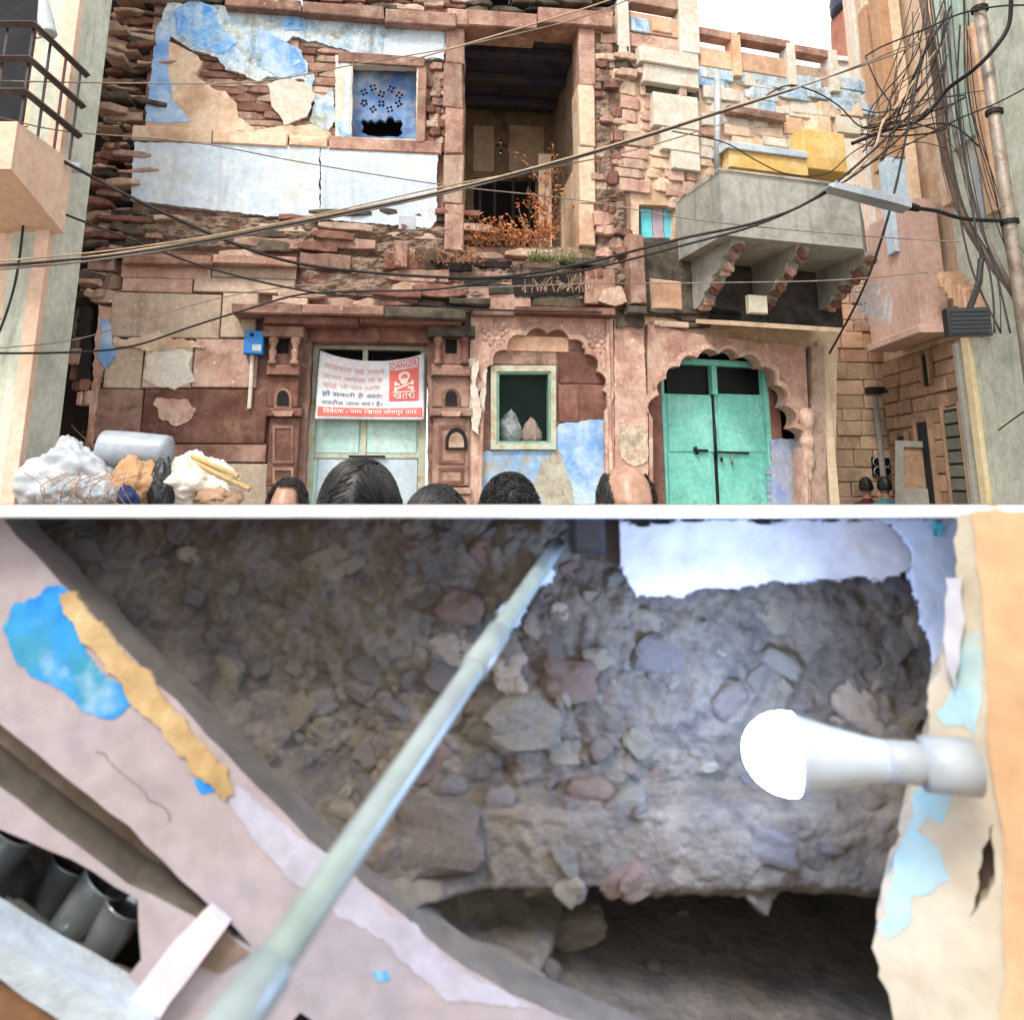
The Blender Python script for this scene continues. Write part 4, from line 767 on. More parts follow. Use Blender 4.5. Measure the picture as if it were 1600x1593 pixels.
cable('pale grey cable sagging slightly beneath the tan cable from the left edge', [(-20, 422, 5.6), (170, 404, 5.9), (400, 364, 6.3), (700, 301, 6.8), (930, 239, 7.2), (1120, 178, 7.6), (1290, 122, 8.0), (1430, 66, 8.3)], .009, CABG)
cable('thin pale wire parting from the tan cable left of the veranda', [(-20, 410, 5.6), (200, 388, 5.95), (420, 352, 6.3), (700, 290, 6.8), (860, 262, 7.1), (1000, 232, 7.4), (1140, 190, 7.7)], .007, CABT)
cable('thin dark cable twisted just under the tan cable', [(-20, 416, 5.6), (200, 396, 5.9), (420, 357, 6.25), (700, 298, 6.75), (930, 237, 7.15), (1240, 140, 7.8)], .010, CABLE)
cable('cable sagging from the white wall pipe across the stone band up to the right', [(48, 236, 6.0), (64, 230, 5.9), (110, 258, 6.0), (250, 330, 6.2), (420, 400, 6.5), (560, 424, 6.7), (760, 434, 6.9), (900, 414, 7.1), (1060, 374, 7.2), (1190, 345, 7.3), (1290, 298, 7.3), (1420, 180, 7.6), (1476, 100, 8)], .014, CABLE)
cable('second dark cable running close below the sagging cable on the right half', [(700, 436, 6.9), (880, 428, 7.1), (1080, 380, 7.2), (1200, 345, 7.3), (1310, 290, 7.35), (1390, 230, 7.6), (1450, 170, 8)], .012, CABLE)
cable('cable dropping off the white pipe stub and down the tiled wall', [(48, 236, 6.0), (38, 260, 6.0), (38, 330, 6.0), (26, 430, 6.0), (6, 500, 6.0), (-20, 560, 6.0)], .010, CABLE)
cable('cable from the left balcony sloping down to the doorway canopy', [(-20, 275, 5.8), (60, 318, 6.0), (200, 372, 6.3), (330, 420, 6.6), (480, 455, 6.9), (600, 466, 7.1), (720, 482, 7.3), (940, 488, 7.5)], .010, CABLE)
cable('low dark cable rising from the lower left towards the doorway canopy', [(-20, 552, 5.8), (120, 550, 6.2), (210, 540, 6.5), (300, 510, 6.8), (380, 485, 7.0), (470, 460, 7.1), (560, 455, 7.2), (700, 450, 7.2), (860, 420, 7.3)], .010, CABLE)
cable('faint thin wire above the low dark cable on the left wall', [(-20, 545, 5.8), (120, 530, 6.2), (260, 488, 6.6), (380, 458, 6.9), (520, 440, 7)], .005, CABG)
cable('hair-thin wire crossing the white panel under the window', [(-20, 178, 5.5), (100, 205, 6), (300, 222, 6.4), (480, 255, 6.7), (700, 290, 7), (900, 312, 7.2), (1100, 345, 7.3), (1340, 368, 7.4), (1500, 378, 7.4)], .006, CABG)
cable('hair-thin wire crossing the cream plaster above the window sill', [(-20, 126, 5.5), (200, 130, 6.2), (400, 128, 6.6), (560, 100, 6.9), (720, 72, 7.1), (900, 30, 7.3), (1000, -8, 7.4)], .006, CABG)
cable('pale wire across the dark veranda opening', [(640, 95, 7.0), (800, 48, 7.2), (930, 8, 7.4), (990, -15, 7.5)], .009, CABT)
cable('taut wire passing under the concrete balcony and the ivory box', [(700, 452, 7.2), (900, 444, 7.3), (1100, 442, 7.3), (1300, 438, 7.3), (1450, 425, 7.4)], .006, CABG)
cable('dark vertical cable hanging past the lamp to the lane', [(1440, 90, 8.3), (1420, 190, 8), (1400, 290, 7.6), (1372, 390, 7.6), (1340, 470, 7.8), (1296, 552, 8.3)], .013, CABLE)
cable('thick black cable curving down from the upper right corner', [(1580, -10, 7.0), (1576, 40, 7.1), (1552, 78, 7.2), (1520, 110, 7.4), (1480, 140, 7.8), (1440, 185, 8), (1380, 205, 8.2), (1330, 225, 8.4)], .022, CABLE)
cable('thin cable curving from the top right edge towards the pole', [(1620, 8, 7), (1560, 10, 7.2), (1500, 22, 7.5), (1440, 48, 8), (1380, 72, 8.3), (1352, 88, 8.4)], .010, CABLE)
cable('loose wire from the chimney side down to the knot', [(1352, 88, 8.4), (1370, 130, 8.3), (1392, 166, 8.2), (1380, 190, 8.2), (1366, 225, 8.2)], .009, CABLE)
cable('drooping wire over the awning towards the knot', [(1196, 150, 8), (1230, 134, 8), (1270, 142, 8.1), (1310, 165, 8.2), (1350, 200, 8.2), (1410, 190, 8.2), (1470, 205, 8.1)], .009, CABLE)
cable('wire sagging from the white blocks under the yellow awning', [(1050, 205, 7.7), (1130, 222, 7.7), (1180, 250, 7.7), (1230, 272, 7.7), (1290, 272, 7.7), (1330, 240, 7.8), (1370, 215, 8)], .007, CABLE)
cable('wire from the right edge rising out of the knot', [(1620, 128, 7.1), (1560, 160, 7.3), (1500, 185, 7.6), (1440, 215, 8), (1380, 245, 8.1), (1290, 290, 7.6)], .008, CABLE)
cable('tan cable leaning through the knot from the tangle to the lamp', [(1478, 60, 8.4), (1440, 110, 8.3), (1404, 162, 8.2), (1380, 190, 8.1), (1362, 240, 8), (1300, 300, 7.4)], .016, CABT)
cable('dark wire dangling on the cream wall below the cable box', [(1620, 630, 7.0), (1590, 650, 7.2), (1560, 672, 7.8)], .007, CABLE)
cable('wire running to the cable box along the pole', [(1533, 405, 7.25), (1520, 330, 7.4), (1508, 240, 7.6), (1496, 140, 7.8), (1500, 40, 7.8)], .011, CABLE)
rnd = random.Random(4)
tg = []
for k in range(18):
    a_ = (rnd.uniform(1425, 1500), rnd.uniform(-10, 90)); b_ = (rnd.uniform(1345, 1400), rnd.uniform(175, 260)); m1 = ((a_[0] * .65 + b_[0] * .35) + rnd.uniform(-16, 22), a_[1] * .65 + b_[1] * .35 + rnd.uniform(4, 34)); m2 = ((a_[0] * .3 + b_[0] * .7) + rnd.uniform(-20, 14), a_[1] * .3 + b_[1] * .7 + rnd.uniform(0, 26))
    tg.append(tubev(smooth_path([at(*a_, 8.4), at(*m1, 8.3), at(*m2, 8.2), at(*b_, 8.1)], 7), rnd.choice((.004, .006, .009)), 5))
for k in range(12):
    x0 = rnd.uniform(1446, 1520); tg.append(tubev(smooth_path([at(x0, -10, 8.2), at(x0 + rnd.uniform(0, 22), 150, 8.0), at(x0 + rnd.uniform(18, 48), 300, 7.8), at(x0 + rnd.uniform(60, 110), 420, 7.5), at(x0 + rnd.uniform(100, 150), 520, 7.3)], 7), rnd.choice((.004, .006, .010)), 5))
for k in range(8):
    cx_, cy_ = rnd.uniform(1380, 1440), rnd.uniform(160, 230); tg.append(tubev(smooth_path([at(cx_ + rnd.uniform(-60, -30), cy_ + rnd.uniform(-10, 22), 8.2), at(cx_, cy_ + rnd.uniform(-14, 14), 8.15), at(cx_ + rnd.uniform(30, 80), cy_ + rnd.uniform(-30, 8), 8.1), at(cx_ + rnd.uniform(90, 130), cy_ + rnd.uniform(-50, 20), 8)], 7), rnd.choice((.005, .008, .011)), 5))
v, f = merge(tg); o = tag(obj('cable_tangle', v, f, CABLE, None, True), 'tangled knot of loose thin wires around the top of the poles', 'cables'); o['kind'] = 'stuff'
tk = [tubev(smooth_path([at(1350 + rnd.uniform(-25, 45), 470 + rnd.uniform(-28, 40), 8.4) for i in range(4)], 4), .004, 4) for k in range(26)]
v, f = merge(tk); tag(obj('tinsel', v, f, PLW, None), 'silvery tinsel cluster hanging in the lane beside the peach overhang', 'tinsel')
# blue meter box on the wall
MB = thing('meter_box', 'small bright blue meter box on the red wall left of the green door', 'meter box', A.W(A.uz(396, 540, .12)[0], .05, A.uz(396, 552, .12)[1]))
box(A, 'housing', 381, 516, 411, 553, .05, .16, BOXB, MB, .012); box(A, 'sticker', 394, 538, 408, 548, .16, .163, PLW, MB, .001)
u, z = A.uz(394, 523, .16); obj('dial', *lathev([(.02, 0), (.02, .012), (.001, .014)], A.W(u, .158, z), A.n, 12), IRON, MB)
v, f = tubev([A.W(A.uz(394, 553, .08)[0], .08, A.uz(394, 553, .08)[1]), A.W(A.uz(392, 600, .08)[0], .08, A.uz(392, 600, .08)[1]), A.W(A.uz(389, 638, .08)[0], .07, A.uz(389, 638, .08)[1])], .02, 8); obj('conduit', v, f, WHT2, MB)
# ------------------------------------------------------------------ dry plants
def shrub(name, label, spots, hgt, leafm, twigm, n, leaf=.022, seed=1, cat='plant'):
    r = random.Random(seed); root = thing(name, label, cat, spots[0]); tw = []; lv = []; lf = []
    for k in range(n):
        p = Vector(spots[r.randrange(len(spots))]) + Vector((r.uniform(-.06, .06), r.uniform(-.06, .06), 0)); d = Vector((r.uniform(-.6, .6), r.uniform(-.7, .25), r.uniform(.5, 1))).normalized(); L = r.uniform(.35, 1) * hgt; P = [p.copy()]
        for i in range(5):
            d = (d + Vector((r.uniform(-.4, .4), r.uniform(-.4, .4), r.uniform(-.3, .2)))).normalized(); p = p + d * L / 5; P.append(p.copy())
            for q in range(r.randrange(1, 5)):
                c = p + Vector((r.gauss(0, .03), r.gauss(0, .03), r.gauss(0, .03))); a = Vector((r.uniform(-1, 1), r.uniform(-1, 1), r.uniform(-1, 1))).normalized(); b = a.orthogonal().normalized(); s = leaf * r.uniform(.6, 1.4); i0 = len(lv)
                lv += [c - a * s, c + b * s * .5, c + a * s, c - b * s * .5]; lf.append((i0, i0 + 1, i0 + 2, i0 + 3))
        tw.append(tubev(P, [.007, .006, .005, .004, .003, .002], 4))
    v, f = merge(tw); obj('stem', v, f, twigm, root); o = obj('leaf', lv, lf, leafm, root); o['kind'] = 'stuff'
sp = lambda x, y, d: A.W(A.uz(x, y, d)[0], d, A.uz(x, y, d)[1])
shrub('dry_shrub', 'rust-orange dried shrub growing on the broken veranda floor', [sp(x, 386, -.05) for x in range(744, 862, 8)], .42, LEAFD, TWIG, 70, .024, 3)
shrub('tall_dry_shrub', 'tall dried orange climber against the right side of the veranda', [sp(846, 372, -.3), sp(856, 372, -.3), sp(850, 330, -.3), sp(848, 290, -.3)], .55, LEAFD, TWIG, 36, .026, 5)
shrub('green_weed', 'small patch of green weeds at the foot of the right veranda pillar', [sp(x, 408, .16) for x in range(836, 912, 8)], .16, LEAFG, LEAFG, 34, .016, 8)
shrub('dry_creeper', 'dried brown creeper straggling over the broken ledge above the door', [sp(x, 410, .18) for x in range(606, 760, 10)], .22, LEAFD, TWIG, 44, .014, 9)
shrub('dead_vine', 'bare dead vine twigs on the sooty stones above the mesh window arch', [sp(x, 455, .2) for x in range(820, 930, 12)], .26, TWIG, TWIG, 24, .006, 10)
shrub('wall_twigs', 'bare pale twigs against the wall behind the bundles', [A.W(A.uz(x, 700, .1)[0], .12, A.uz(x, 712, .1)[1]) for x in range(140, 176, 9)], .4, TWIG, TWIG, 12, .005, 12)
# ------------------------------------------------------------------ loaded handcart on the left
CF = Frame(at(210, 760, 6.0), 4)
HC = thing('handcart', 'wooden handcart loaded with wrapped bundles by the left wall', 'handcart', CF.W(0, .0, 0))
u0, u1, _, _ = CF.rect(34, 780, 392, 800, .3)
for k in range(5): ubox(CF, 'deck_plank', u0, u1, 1.10, 1.14, -.45 + k * .2, -.262 + k * .2, WOOD, HC, .006, .004)
ubox(CF, 'side_rail', u0, u1, 1.02, 1.10, .46, .54, WOOD, HC); ubox(CF, 'side_rail', u0, u1, 1.02, 1.10, -.5, -.42, WOOD, HC)
for u in (u0 + .25, u1 - .25):
    for d in (-.56, .56):
        wl = obj('wheel', *lathev([(.36, -.03), (.4, -.03), (.4, .03), (.36, .03), (.36, -.03)], CF.W(u, d, .4), CF.n, 28), IRON, HC)
        v, f = merge([tubev([CF.W(u, d, .4), CF.W(u + .36 * math.cos(g * math.pi / 4), d, .4 + .36 * math.sin(g * math.pi / 4))], .012, 5) for g in range(8)]); obj('spoke', v, f, IRON, wl)
    ubox(CF, 'axle_post', u - .05, u + .05, .4, 1.02, -.5, .5, WOOD, HC)
BG = 'bundles on the handcart'
bag('plastic_bundle', 'white plastic-wrapped bundle at the left end of the handcart load', 106, 792, 150, 100, CF, .25, PLW, 1.3, 'bundle')
bag('grey_bundle', 'grey plastic bundle bulging in front of the white one on the cart', 130, 796, 120, 54, CF, .62, PLG, 2.2, 'bundle', .5)
bag('cardboard_bundle', 'brown cardboard-wrapped bundle in the middle of the cart load', 206, 796, 86, 78, CF, .35, CARD, 4.4, 'bundle')
bag('black_sack', 'black plastic sack sagging between cardboard and white sheet on the cart', 248, 796, 40, 76, CF, .4, PLK, 6.4, 'sack')
bag('navy_bundle', 'navy cloth bundle low in the middle of the cart load', 192, 800, 40, 40, CF, .62, NAVY, 7.7, 'bundle')
bag('white_sheet_bundle', 'white sheet heaped over the right end of the cart load', 306, 794, 130, 84, CF, .2, WHT2, 8.8, 'bundle')
bag('dirt_sack', 'brown earthy sack at the far right of the cart load', 338, 800, 70, 44, CF, .35, SHADEST, 9.9, 'sack')
a, b = CF.uz(160, 700, .2), CF.uz(250, 708, .2)
tag(obj('plastic_roll', *lathev([(.02, 0), (.13, .0), (.135, .02), (.14, .2), (.135, .45), (.13, .48), (.05, .5), (.001, .5)], CF.W(a[0], .2, a[1]), CF.u + Vector((0, 0, -.08)), 20), PLG, None, True), 'grey plastic roll lying on top of the cart load', 'roll')
for k, (p, q) in enumerate((((290, 715), (390, 764)), ((300, 712), (372, 744)))):
    v, f = tubev([CF.W(CF.uz(*p, .3)[0], .3, CF.uz(*p, .3)[1]), CF.W(CF.uz(*q, .4)[0], .4, CF.uz(*q, .4)[1])], .018, 8); tag(obj('bamboo_stick', v, f, BAMB, None), ('long' if k == 0 else 'shorter') + ' bamboo stick lying across the white sheet bundle', 'stick')
tw = [tubev(smooth_path([CF.W(CF.uz(60 + k * 6, 790, .9)[0], .85 + .05 * math.sin(k), CF.uz(60 + k * 6, 790, .9)[1]), CF.W(CF.uz(60 + k * 6 + rnd.uniform(-30, 30), 760, .95)[0], .9, CF.uz(120, 760, .9)[1]), CF.W(CF.uz(70 + k * 6 + rnd.uniform(-40, 40), 735, .8)[0], .8, CF.uz(120, 738, .8)[1])], 5), .0035, 4) for k in range(24)]
v, f = merge(tw); o = tag(obj('dry_twigs', v, f, TWIG, None), 'loose dry twigs stuck in front of the grey bundle on the cart', 'twigs'); o['kind'] = 'stuff'
# ------------------------------------------------------------------ people
def make_body():
    J = {'pelvis': (0, 0, .93, .13, .10), 'waist': (0, 0, 1.08, .13, .095), 'chest': (0, .0, 1.27, .155, .11), 'neckb': (0, .0, 1.42, .075, .07), 'neck': (0, -.005, 1.50, .055, .055), 'headb': (0, -.01, 1.56, .06, .065)}
    E = [('pelvis', 'waist'), ('waist', 'chest'), ('chest', 'neckb'), ('neckb', 'neck'), ('neck', 'headb')]
    for s, t in ((-1, 'l'), (1, 'r')):
        J.update({'sh' + t: (s * .17, 0, 1.37, .062, .062), 'el' + t: (s * .23, .02, 1.09, .045, .045), 'wr' + t: (s * .24, -.05, .86, .030, .026), 'pa' + t: (s * .24, -.07, .79, .036, .018), 'hip' + t: (s * .085, 0, .87, .09, .095), 'kn' + t: (s * .10, -.01, .49, .06, .062), 'an' + t: (s * .10, .02, .09, .042, .046), 'to' + t: (s * .12, -.15, .035, .04, .03)})
        E += [('chest', 'sh' + t), ('sh' + t, 'el' + t), ('el' + t, 'wr' + t), ('wr' + t, 'pa' + t), ('pelvis', 'hip' + t), ('hip' + t, 'kn' + t), ('kn' + t, 'an' + t), ('an' + t, 'to' + t)]
        for k in range(4):
            y = -.095 + k * .018; l = (.068, .078, .074, .058)[k]; a, b = 'f%d%s' % (k, t), 'g%d%s' % (k, t)
            J[a] = (s * .24, y, .745, .009, .009); J[b] = (s * .235, y - .008, .745 - l, .007, .007); E += [('pa' + t, a), (a, b)]
        J['th' + t] = (s * .225, -.115, .785, .010, .010); J['tt' + t] = (s * .22, -.125, .745, .008, .008); E += [('pa' + t, 'th' + t), ('th' + t, 'tt' + t)]
    ks = list(J); me = bpy.data.meshes.new('b'); me.from_pydata([J[k][:3] for k in ks], [(ks.index(a), ks.index(b)) for a, b in E], [])
    o = bpy.data.objects.new('b', me); COL.objects.link(o); o.modifiers.new('s', 'SKIN'); ss = o.modifiers.new('u', 'SUBSURF'); ss.levels = 2; ss.render_levels = 2
    for i, k in enumerate(ks): me.skin_vertices[0].data[i].radius = J[k][3:]
    me.skin_vertices[0].data[ks.index('pelvis')].use_root = True
    bpy.context.view_layer.update(); r = bpy.data.meshes.new_from_object(o.evaluated_get(bpy.context.evaluated_depsgraph_get())); bpy.data.objects.remove(o)
    V = [v.co.copy() for v in r.vertices]; Fc = [tuple(p.vertices) for p in r.polygons]
    return V, Fc
def head_pt(g, t):     # g azimuth (0 = face, -Y), t polar from crown; centre of the head at z 1.61
    st, ct = math.sin(t), math.cos(t); se = st ** .78 if ct > 0 else st; x, y, z = se * math.sin(g), -se * math.cos(g), ct * (1 if ct < 0 else (1 - .04 * st))
    w = .076 * (1 - .22 * max(0, -z) ** 1.5); d = .098 if y < 0 else .098
    p = Vector((x * w, y * d + .008 * max(0, z), z * .118))
    fr = max(0, -y)
    if z < 0: p.y -= .004 * fr; p.x *= 1 - .12 * fr * -z
    nose = math.exp(-((x / .14) ** 2) - (((z + .22) / .17) ** 2)) * (fr > .5); p.y -= .022 * nose
    for s in (-1, 1): p.y += .010 * math.exp(-(((x - s * .38) / .16) ** 2) - (((z + .02) / .09) ** 2)) * (fr > .5)
    p.y -= .006 * math.exp(-((z - .14) / .07) ** 2) * (fr > .6)
    p.y -= .007 * math.exp(-((x / .22) ** 2) - (((z + .56) / .07) ** 2)) * (fr > .4); p.y -= .010 * math.exp(-((x / .25) ** 2) - (((z + .85) / .15) ** 2))
    return p + Vector((0, -.012, 1.61))
BODY_V, BODY_F = make_body()
def person(label, px, ytop, Y, face, style, shirt, seed, group='people standing in the street'):
    r = random.Random(seed); top = at(px, ytop, Y); hgt = top.z; k = hgt / (1.61 + .118 + (.0 if style == 'bald' else .016))
    root = thing('person', label, 'person', (top.x, Y, 0), group)
    V = list(BODY_V); Fc = list(BODY_F); off = len(V); ng, nt = 40, 28
    for i in range(nt + 1):
        for j in range(ng): V.append(head_pt(2 * math.pi * j / ng, math.pi * (.02 + .96 * i / nt)))
    for i in range(nt):
        for j in range(ng): q = (j + 1) % ng; Fc.append((off + i * ng + j, off + i * ng + q, off + (i + 1) * ng + q, off + (i + 1) * ng + j))
    Fc.append(tuple(off + j for j in range(ng))); Fc.append(tuple(off + nt * ng + j for j in range(ng)))
    for s in (-1, 1):      # ears
        o2 = len(V); n1, n2 = 10, 8
        for i in range(n2 + 1):
            for j in range(n1):
                t = math.pi * i / n2; g = 2 * math.pi * j / n1; V.append(Vector((s * (.078 + .010 * math.sin(t) * math.cos(g)), -.004 + .020 * math.sin(t) * math.sin(g) + .008, 1.602 + .034 * math.cos(t))))
        for i in range(n2):
            for j in range(n1): q = (j + 1) % n1; Fc.append((o2 + i * n1 + j, o2 + i * n1 + q, o2 + (i + 1) * n1 + q, o2 + (i + 1) * n1 + j))
    me = bpy.data.meshes.new('body'); rot = Matrix.Rotation(R(face), 3, 'Z')
    me.from_pydata([tuple(rot @ (v * k)) for v in V], [], Fc)
    for m in (SKIN, SHIRTS[shirt], TROU, SHOE): me.materials.append(m)
    for p in me.polygons:
        c = sum((V[i] for i in p.vertices), Vector()) / len(p.vertices)
        p.material_index = 0 if c.z > 1.455 or (abs(c.x) > .16 and c.z < .88 and c.z > .6) else 1 if c.z > .92 or abs(c.x) > .19 else 2 if c.z > .075 else 3
    me.shade_smooth(); bo = bpy.data.objects.new('body', me); COL.objects.link(bo); bo.parent = root
    # hair: a close cap plus combed locks
    parts = []; capv = []; capf = []; cidx = {}
    def hairline(g):
        fa = abs(((g + math.pi) % (2 * math.pi)) - math.pi)      # 0 front, pi back
        if style == 'bald': return (.62 if fa > 1.25 else 1.25 - (fa - .75) * 1.2, 1.95) if fa > .75 else None
        if style == 'receding': return (.62 if fa < 1.0 else 0., 1.05 if fa < .5 else 1.95 if fa > 1.0 else 1.3) if fa > .75 else (0., .62)
        return (0., .98 if fa < .7 else 1.45 if fa < 1.2 else 2.05)
    th = {'full': .022, 'curly': .024, 'receding': .013, 'bald': .007, 'far': .016}[style]
    for i in range(30):
        for j in range(60):
            g = 2 * math.pi * j / 60; t = math.pi * (.005 + .70 * i / 29); hl = hairline(g)
            if hl and hl[0] - .02 <= t <= hl[1]:
                e = min(1, (hl[1] - t) / .25 + .15) * min(1, (t - hl[0]) / .25 + (.15 if hl[0] > 0 else 1))
                p = head_pt(g, t); nn = (p - Vector((0, -.012, 1.60))).normalized(); cidx[(i, j)] = len(capv); capv.append(p + nn * (th * e * (1 + .25 * noise.noise(p * 24 + Vector((seed, 0, 0))))))
    for i in range(29):
        for j in range(60):
            q = (j + 1) % 60; ids = [(i, j), (i, q), (i + 1, q), (i + 1, j)]
            if all(x in cidx for x in ids): capf.append(tuple(cidx[x] for x in ids))
    parts.append((capv, capf))
    nl = {'full': 2600, 'curly': 2200, 'receding': 1100, 'bald': 900, 'far': 100}[style]
    for n in range(nl):
        g = r.uniform(0, 2 * math.pi); hl = hairline(g)
        if not hl: continue
        t = r.uniform(hl[0] + .02, hl[1] - .02); P = []; g2, t2 = g, t; L = {'full': 9, 'curly': 6, 'receding': 4, 'bald': 3, 'far': 4}[style]
        sw = .10 if g < math.pi else .07; ph = r.random() * 6
        for i in range(L):
            p = head_pt(g2, max(.01, t2)); nn = (p - Vector((0, -.012, 1.60))).normalized(); lift = th * (1.04 + .10 * math.sin(i * .5 + g * 5)) if style == 'full' else th * (1.0 + .45 * math.sin(i * .8 + ph)) * (.35 + .65 * math.sin(math.pi * (i + 1) / (L + 1)) if style != 'curly' else 1)
            P.append(p + nn * (lift + r.uniform(0, .003)))
            if style == 'full':      # combed across from a side parting
                q3 = p + Vector((.9, .25 + .25 * math.sin(ph), .0)).normalized() * .013 * (1 if p.x > -.035 else -1) + Vector((0, 0, -.004)); rl = q3 - Vector((0, -.012, 1.61)); rl = Vector((rl.x / .076, rl.y / .098, rl.z / .118)).normalized(); t2 = math.acos(max(-1, min(1, rl.z))); g2 = math.atan2(rl.x, -rl.y); continue
            if style == 'curly': g2 += r.uniform(-.22, .22); t2 += r.uniform(-.10, .14)
            else: t2 += .085 if t2 > .3 else .06; g2 += (.05 + .05 * math.sin(g * 2 + ph * .2)) * (1.6 if t2 < .6 else .6)
            if t2 > hl[1] + .12: t2 -= .06
        if len(P) > 1: parts.append(tubev(P, [(.0017 if style == 'full' else .0013) * (1 - .75 * i / (L - 1)) + .0003 for i in range(L)], 3, False))
    v, f = merge(parts); me = bpy.data.meshes.new('hair'); me.from_pydata([tuple(rot @ (Vector(q) * k)) for q in v], [], f); me.materials.append(HAIR); me.shade_smooth()
    ho = bpy.data.objects.new('hair', me); COL.objects.link(ho); ho.parent = root
    ev = []
    for s in (-1, 1):
        bm = bmesh.new(); bmesh.ops.create_icosphere(bm, subdivisions=2, radius=.011); vv = [rot @ ((q.co + Vector((s * .030, -.083, 1.606))) * k) for q in bm.verts]; ff = [tuple(q.index for q in fc.verts) for fc in bm.faces]; bm.free()
        me = bpy.data.meshes.new('eye'); me.from_pydata([tuple(q) for q in vv], [], ff); me.materials.append(BOXW); me.shade_smooth(); eo = bpy.data.objects.new('eye', me); COL.objects.link(eo); eo.parent = root
    return root
person('person with receding black hair facing the camera in front of the left pilaster', 453, 746, 3.3, 0, 'receding', 0, 1)
person('person with thick swept black hair seen from behind in front of the pale green door', 562, 722, 1.95, 155, 'full', 1, 2)
person('person showing only the top of dark hair between the two thick-haired heads', 684, 762, 1.95, 190, 'full', 2, 3)
person('person with tousled dark hair below the mesh window', 797, 746, 2.55, 200, 'curly', 3, 4)
person('balding person with bare forehead facing the camera left of the turquoise door', 975, 727, 2.15, 8, 'bald', 4, 5)
person('distant person in a maroon shirt walking down the lane', 1352, 745, 10.9, 170, 'far', 5, 6, 'people far down the lane')
person('distant person in a teal shirt walking down the lane', 1381, 744, 10.8, 185, 'far', 6, 7, 'people far down the lane')
# ================================================================== NEAR ROOM: rubble wall under the added divider board
L = Frame((0, .86), 0)
def zat(py, Y): return at(800, py, Y).z
LED = thing('divider_ledge', 'added white board standing for the divider between street and rubble wall', 'ledge', (0, .74, zat(809, .72)))  # made-up board in place of the white strip dividing the two views
WPAINT = mat('white_gloss', ['#f2f2f2', '#efefef'], 2, 20, rough=.5, bump=0, var=0)
zlo, zhi = zat(809, .72), zat(795, .72); EL = Frame((0, .72), 0)
ubox(EL, 'board', -1.9, 1.9, zlo, zhi, -.13, 0, WPAINT, LED, .002)
RWL = thing('rubble_wall', 'low wall of grey rubble stones in mud mortar under the white divider board', 'wall', (0, .95, 0))
MORT = mat('dimmed_mud_mortar', ['#524a42', '#665d53', '#766c60', '#5d5247'], 14, 150, dirt='#3d383d', da=.4, var=0, bump=1.0, bd=.010, sharp=.2)  # mortar and stones kept dark in colour for the room's dim light
def px_of(u, z, Y=.86):
    p = Vector((u, Y, z)) - CAM; f_ = p.y * math.cos(PITCH) + p.z * math.sin(PITCH); w_ = -p.y * math.sin(PITCH) + p.z * math.cos(PITCH)
    return CX + FOC * p.x / f_, CY - FOC * w_ / f_
def sm_(a, b, x): t = min(1, max(0, (x - a) / (b - a))); return t * t * (3 - 2 * t)
def relief(u, z):
    x, y = px_of(u, z); q = Vector((u * 14, z * 14, 0)); d = .013 * noise.noise(q) + .007 * noise.noise(q * 2.6) + .005 * noise.noise(q * 6) + .005 * abs(noise.noise(q * 11)) + .003 * noise.noise(q * 19)
    wob = 22 * noise.noise(Vector((u * 4, z * 2, 4)))
    beam = sm_(560, 640, x) * sm_(1228, 1250, y + wob) * (1 - sm_(1350, 1415, y + wob * .6)); d = d * (1 - .4 * beam) + .040 * beam
    cav = sm_(900 - (y - 1400) * .8, 1010, x) * sm_(1380, 1440, y + wob * .6) * (1 - sm_(1520 + (x - 950) * .16, 1580 + (x - 950) * .16, y + wob)); d -= .44 * cav * (1 - beam); d += .018 * cav * math.sin((y + wob) * .11)
    lc = sm_(500, 560, x) * (1 - sm_(900, 1000, x)) * sm_(1350, 1400, y + wob) * (1 - sm_(1440, 1480, y + wob)); d -= .06 * lc
    ye = 812 + (x - 4) * 1.042 if x < 482 else 1310 + (x - 482) * .70; ds = (ye - y) / 1.4      # mortar rising to the edge of the sloping plaster
    d += (.072 + .012 * noise.noise(q * 1.7)) * (1 - sm_(0, 120, ds)) * sm_(-75, -25, ds)
    return d
nu, nz_ = 330, 180; u0, u1, z0, z1 = -1.9, 1.9, .0, zlo + .0; v = []; f = []
us = [(-1.9 + 1.3 * i / 40) for i in range(40)] + [(-.6 + 1.2 * i / 400) for i in range(401)] + [(.6 + 1.3 * (i + 1) / 40) for i in range(40)]
zs_ = [1.0 * i / 20 for i in range(20)] + [1.0 + (z1 - 1.0) * i / 220 for i in range(221)]
for z in zs_:
    for u in us: v.append(L.W(u, relief(u, z) if z < z1 - 1e-6 else .02, z))
nU = len(us)
for j in range(len(zs_) - 1):
    for i in range(nU - 1): a = j * nU + i; f.append((a, a + 1, a + nU + 1, a + nU))
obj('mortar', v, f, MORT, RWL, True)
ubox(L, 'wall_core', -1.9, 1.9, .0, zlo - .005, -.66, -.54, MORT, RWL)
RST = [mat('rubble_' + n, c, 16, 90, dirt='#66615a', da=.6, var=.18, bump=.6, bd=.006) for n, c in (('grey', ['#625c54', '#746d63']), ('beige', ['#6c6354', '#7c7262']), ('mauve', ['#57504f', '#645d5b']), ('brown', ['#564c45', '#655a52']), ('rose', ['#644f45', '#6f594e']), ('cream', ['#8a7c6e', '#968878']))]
rr = random.Random(11); cnt = 0; placed = []
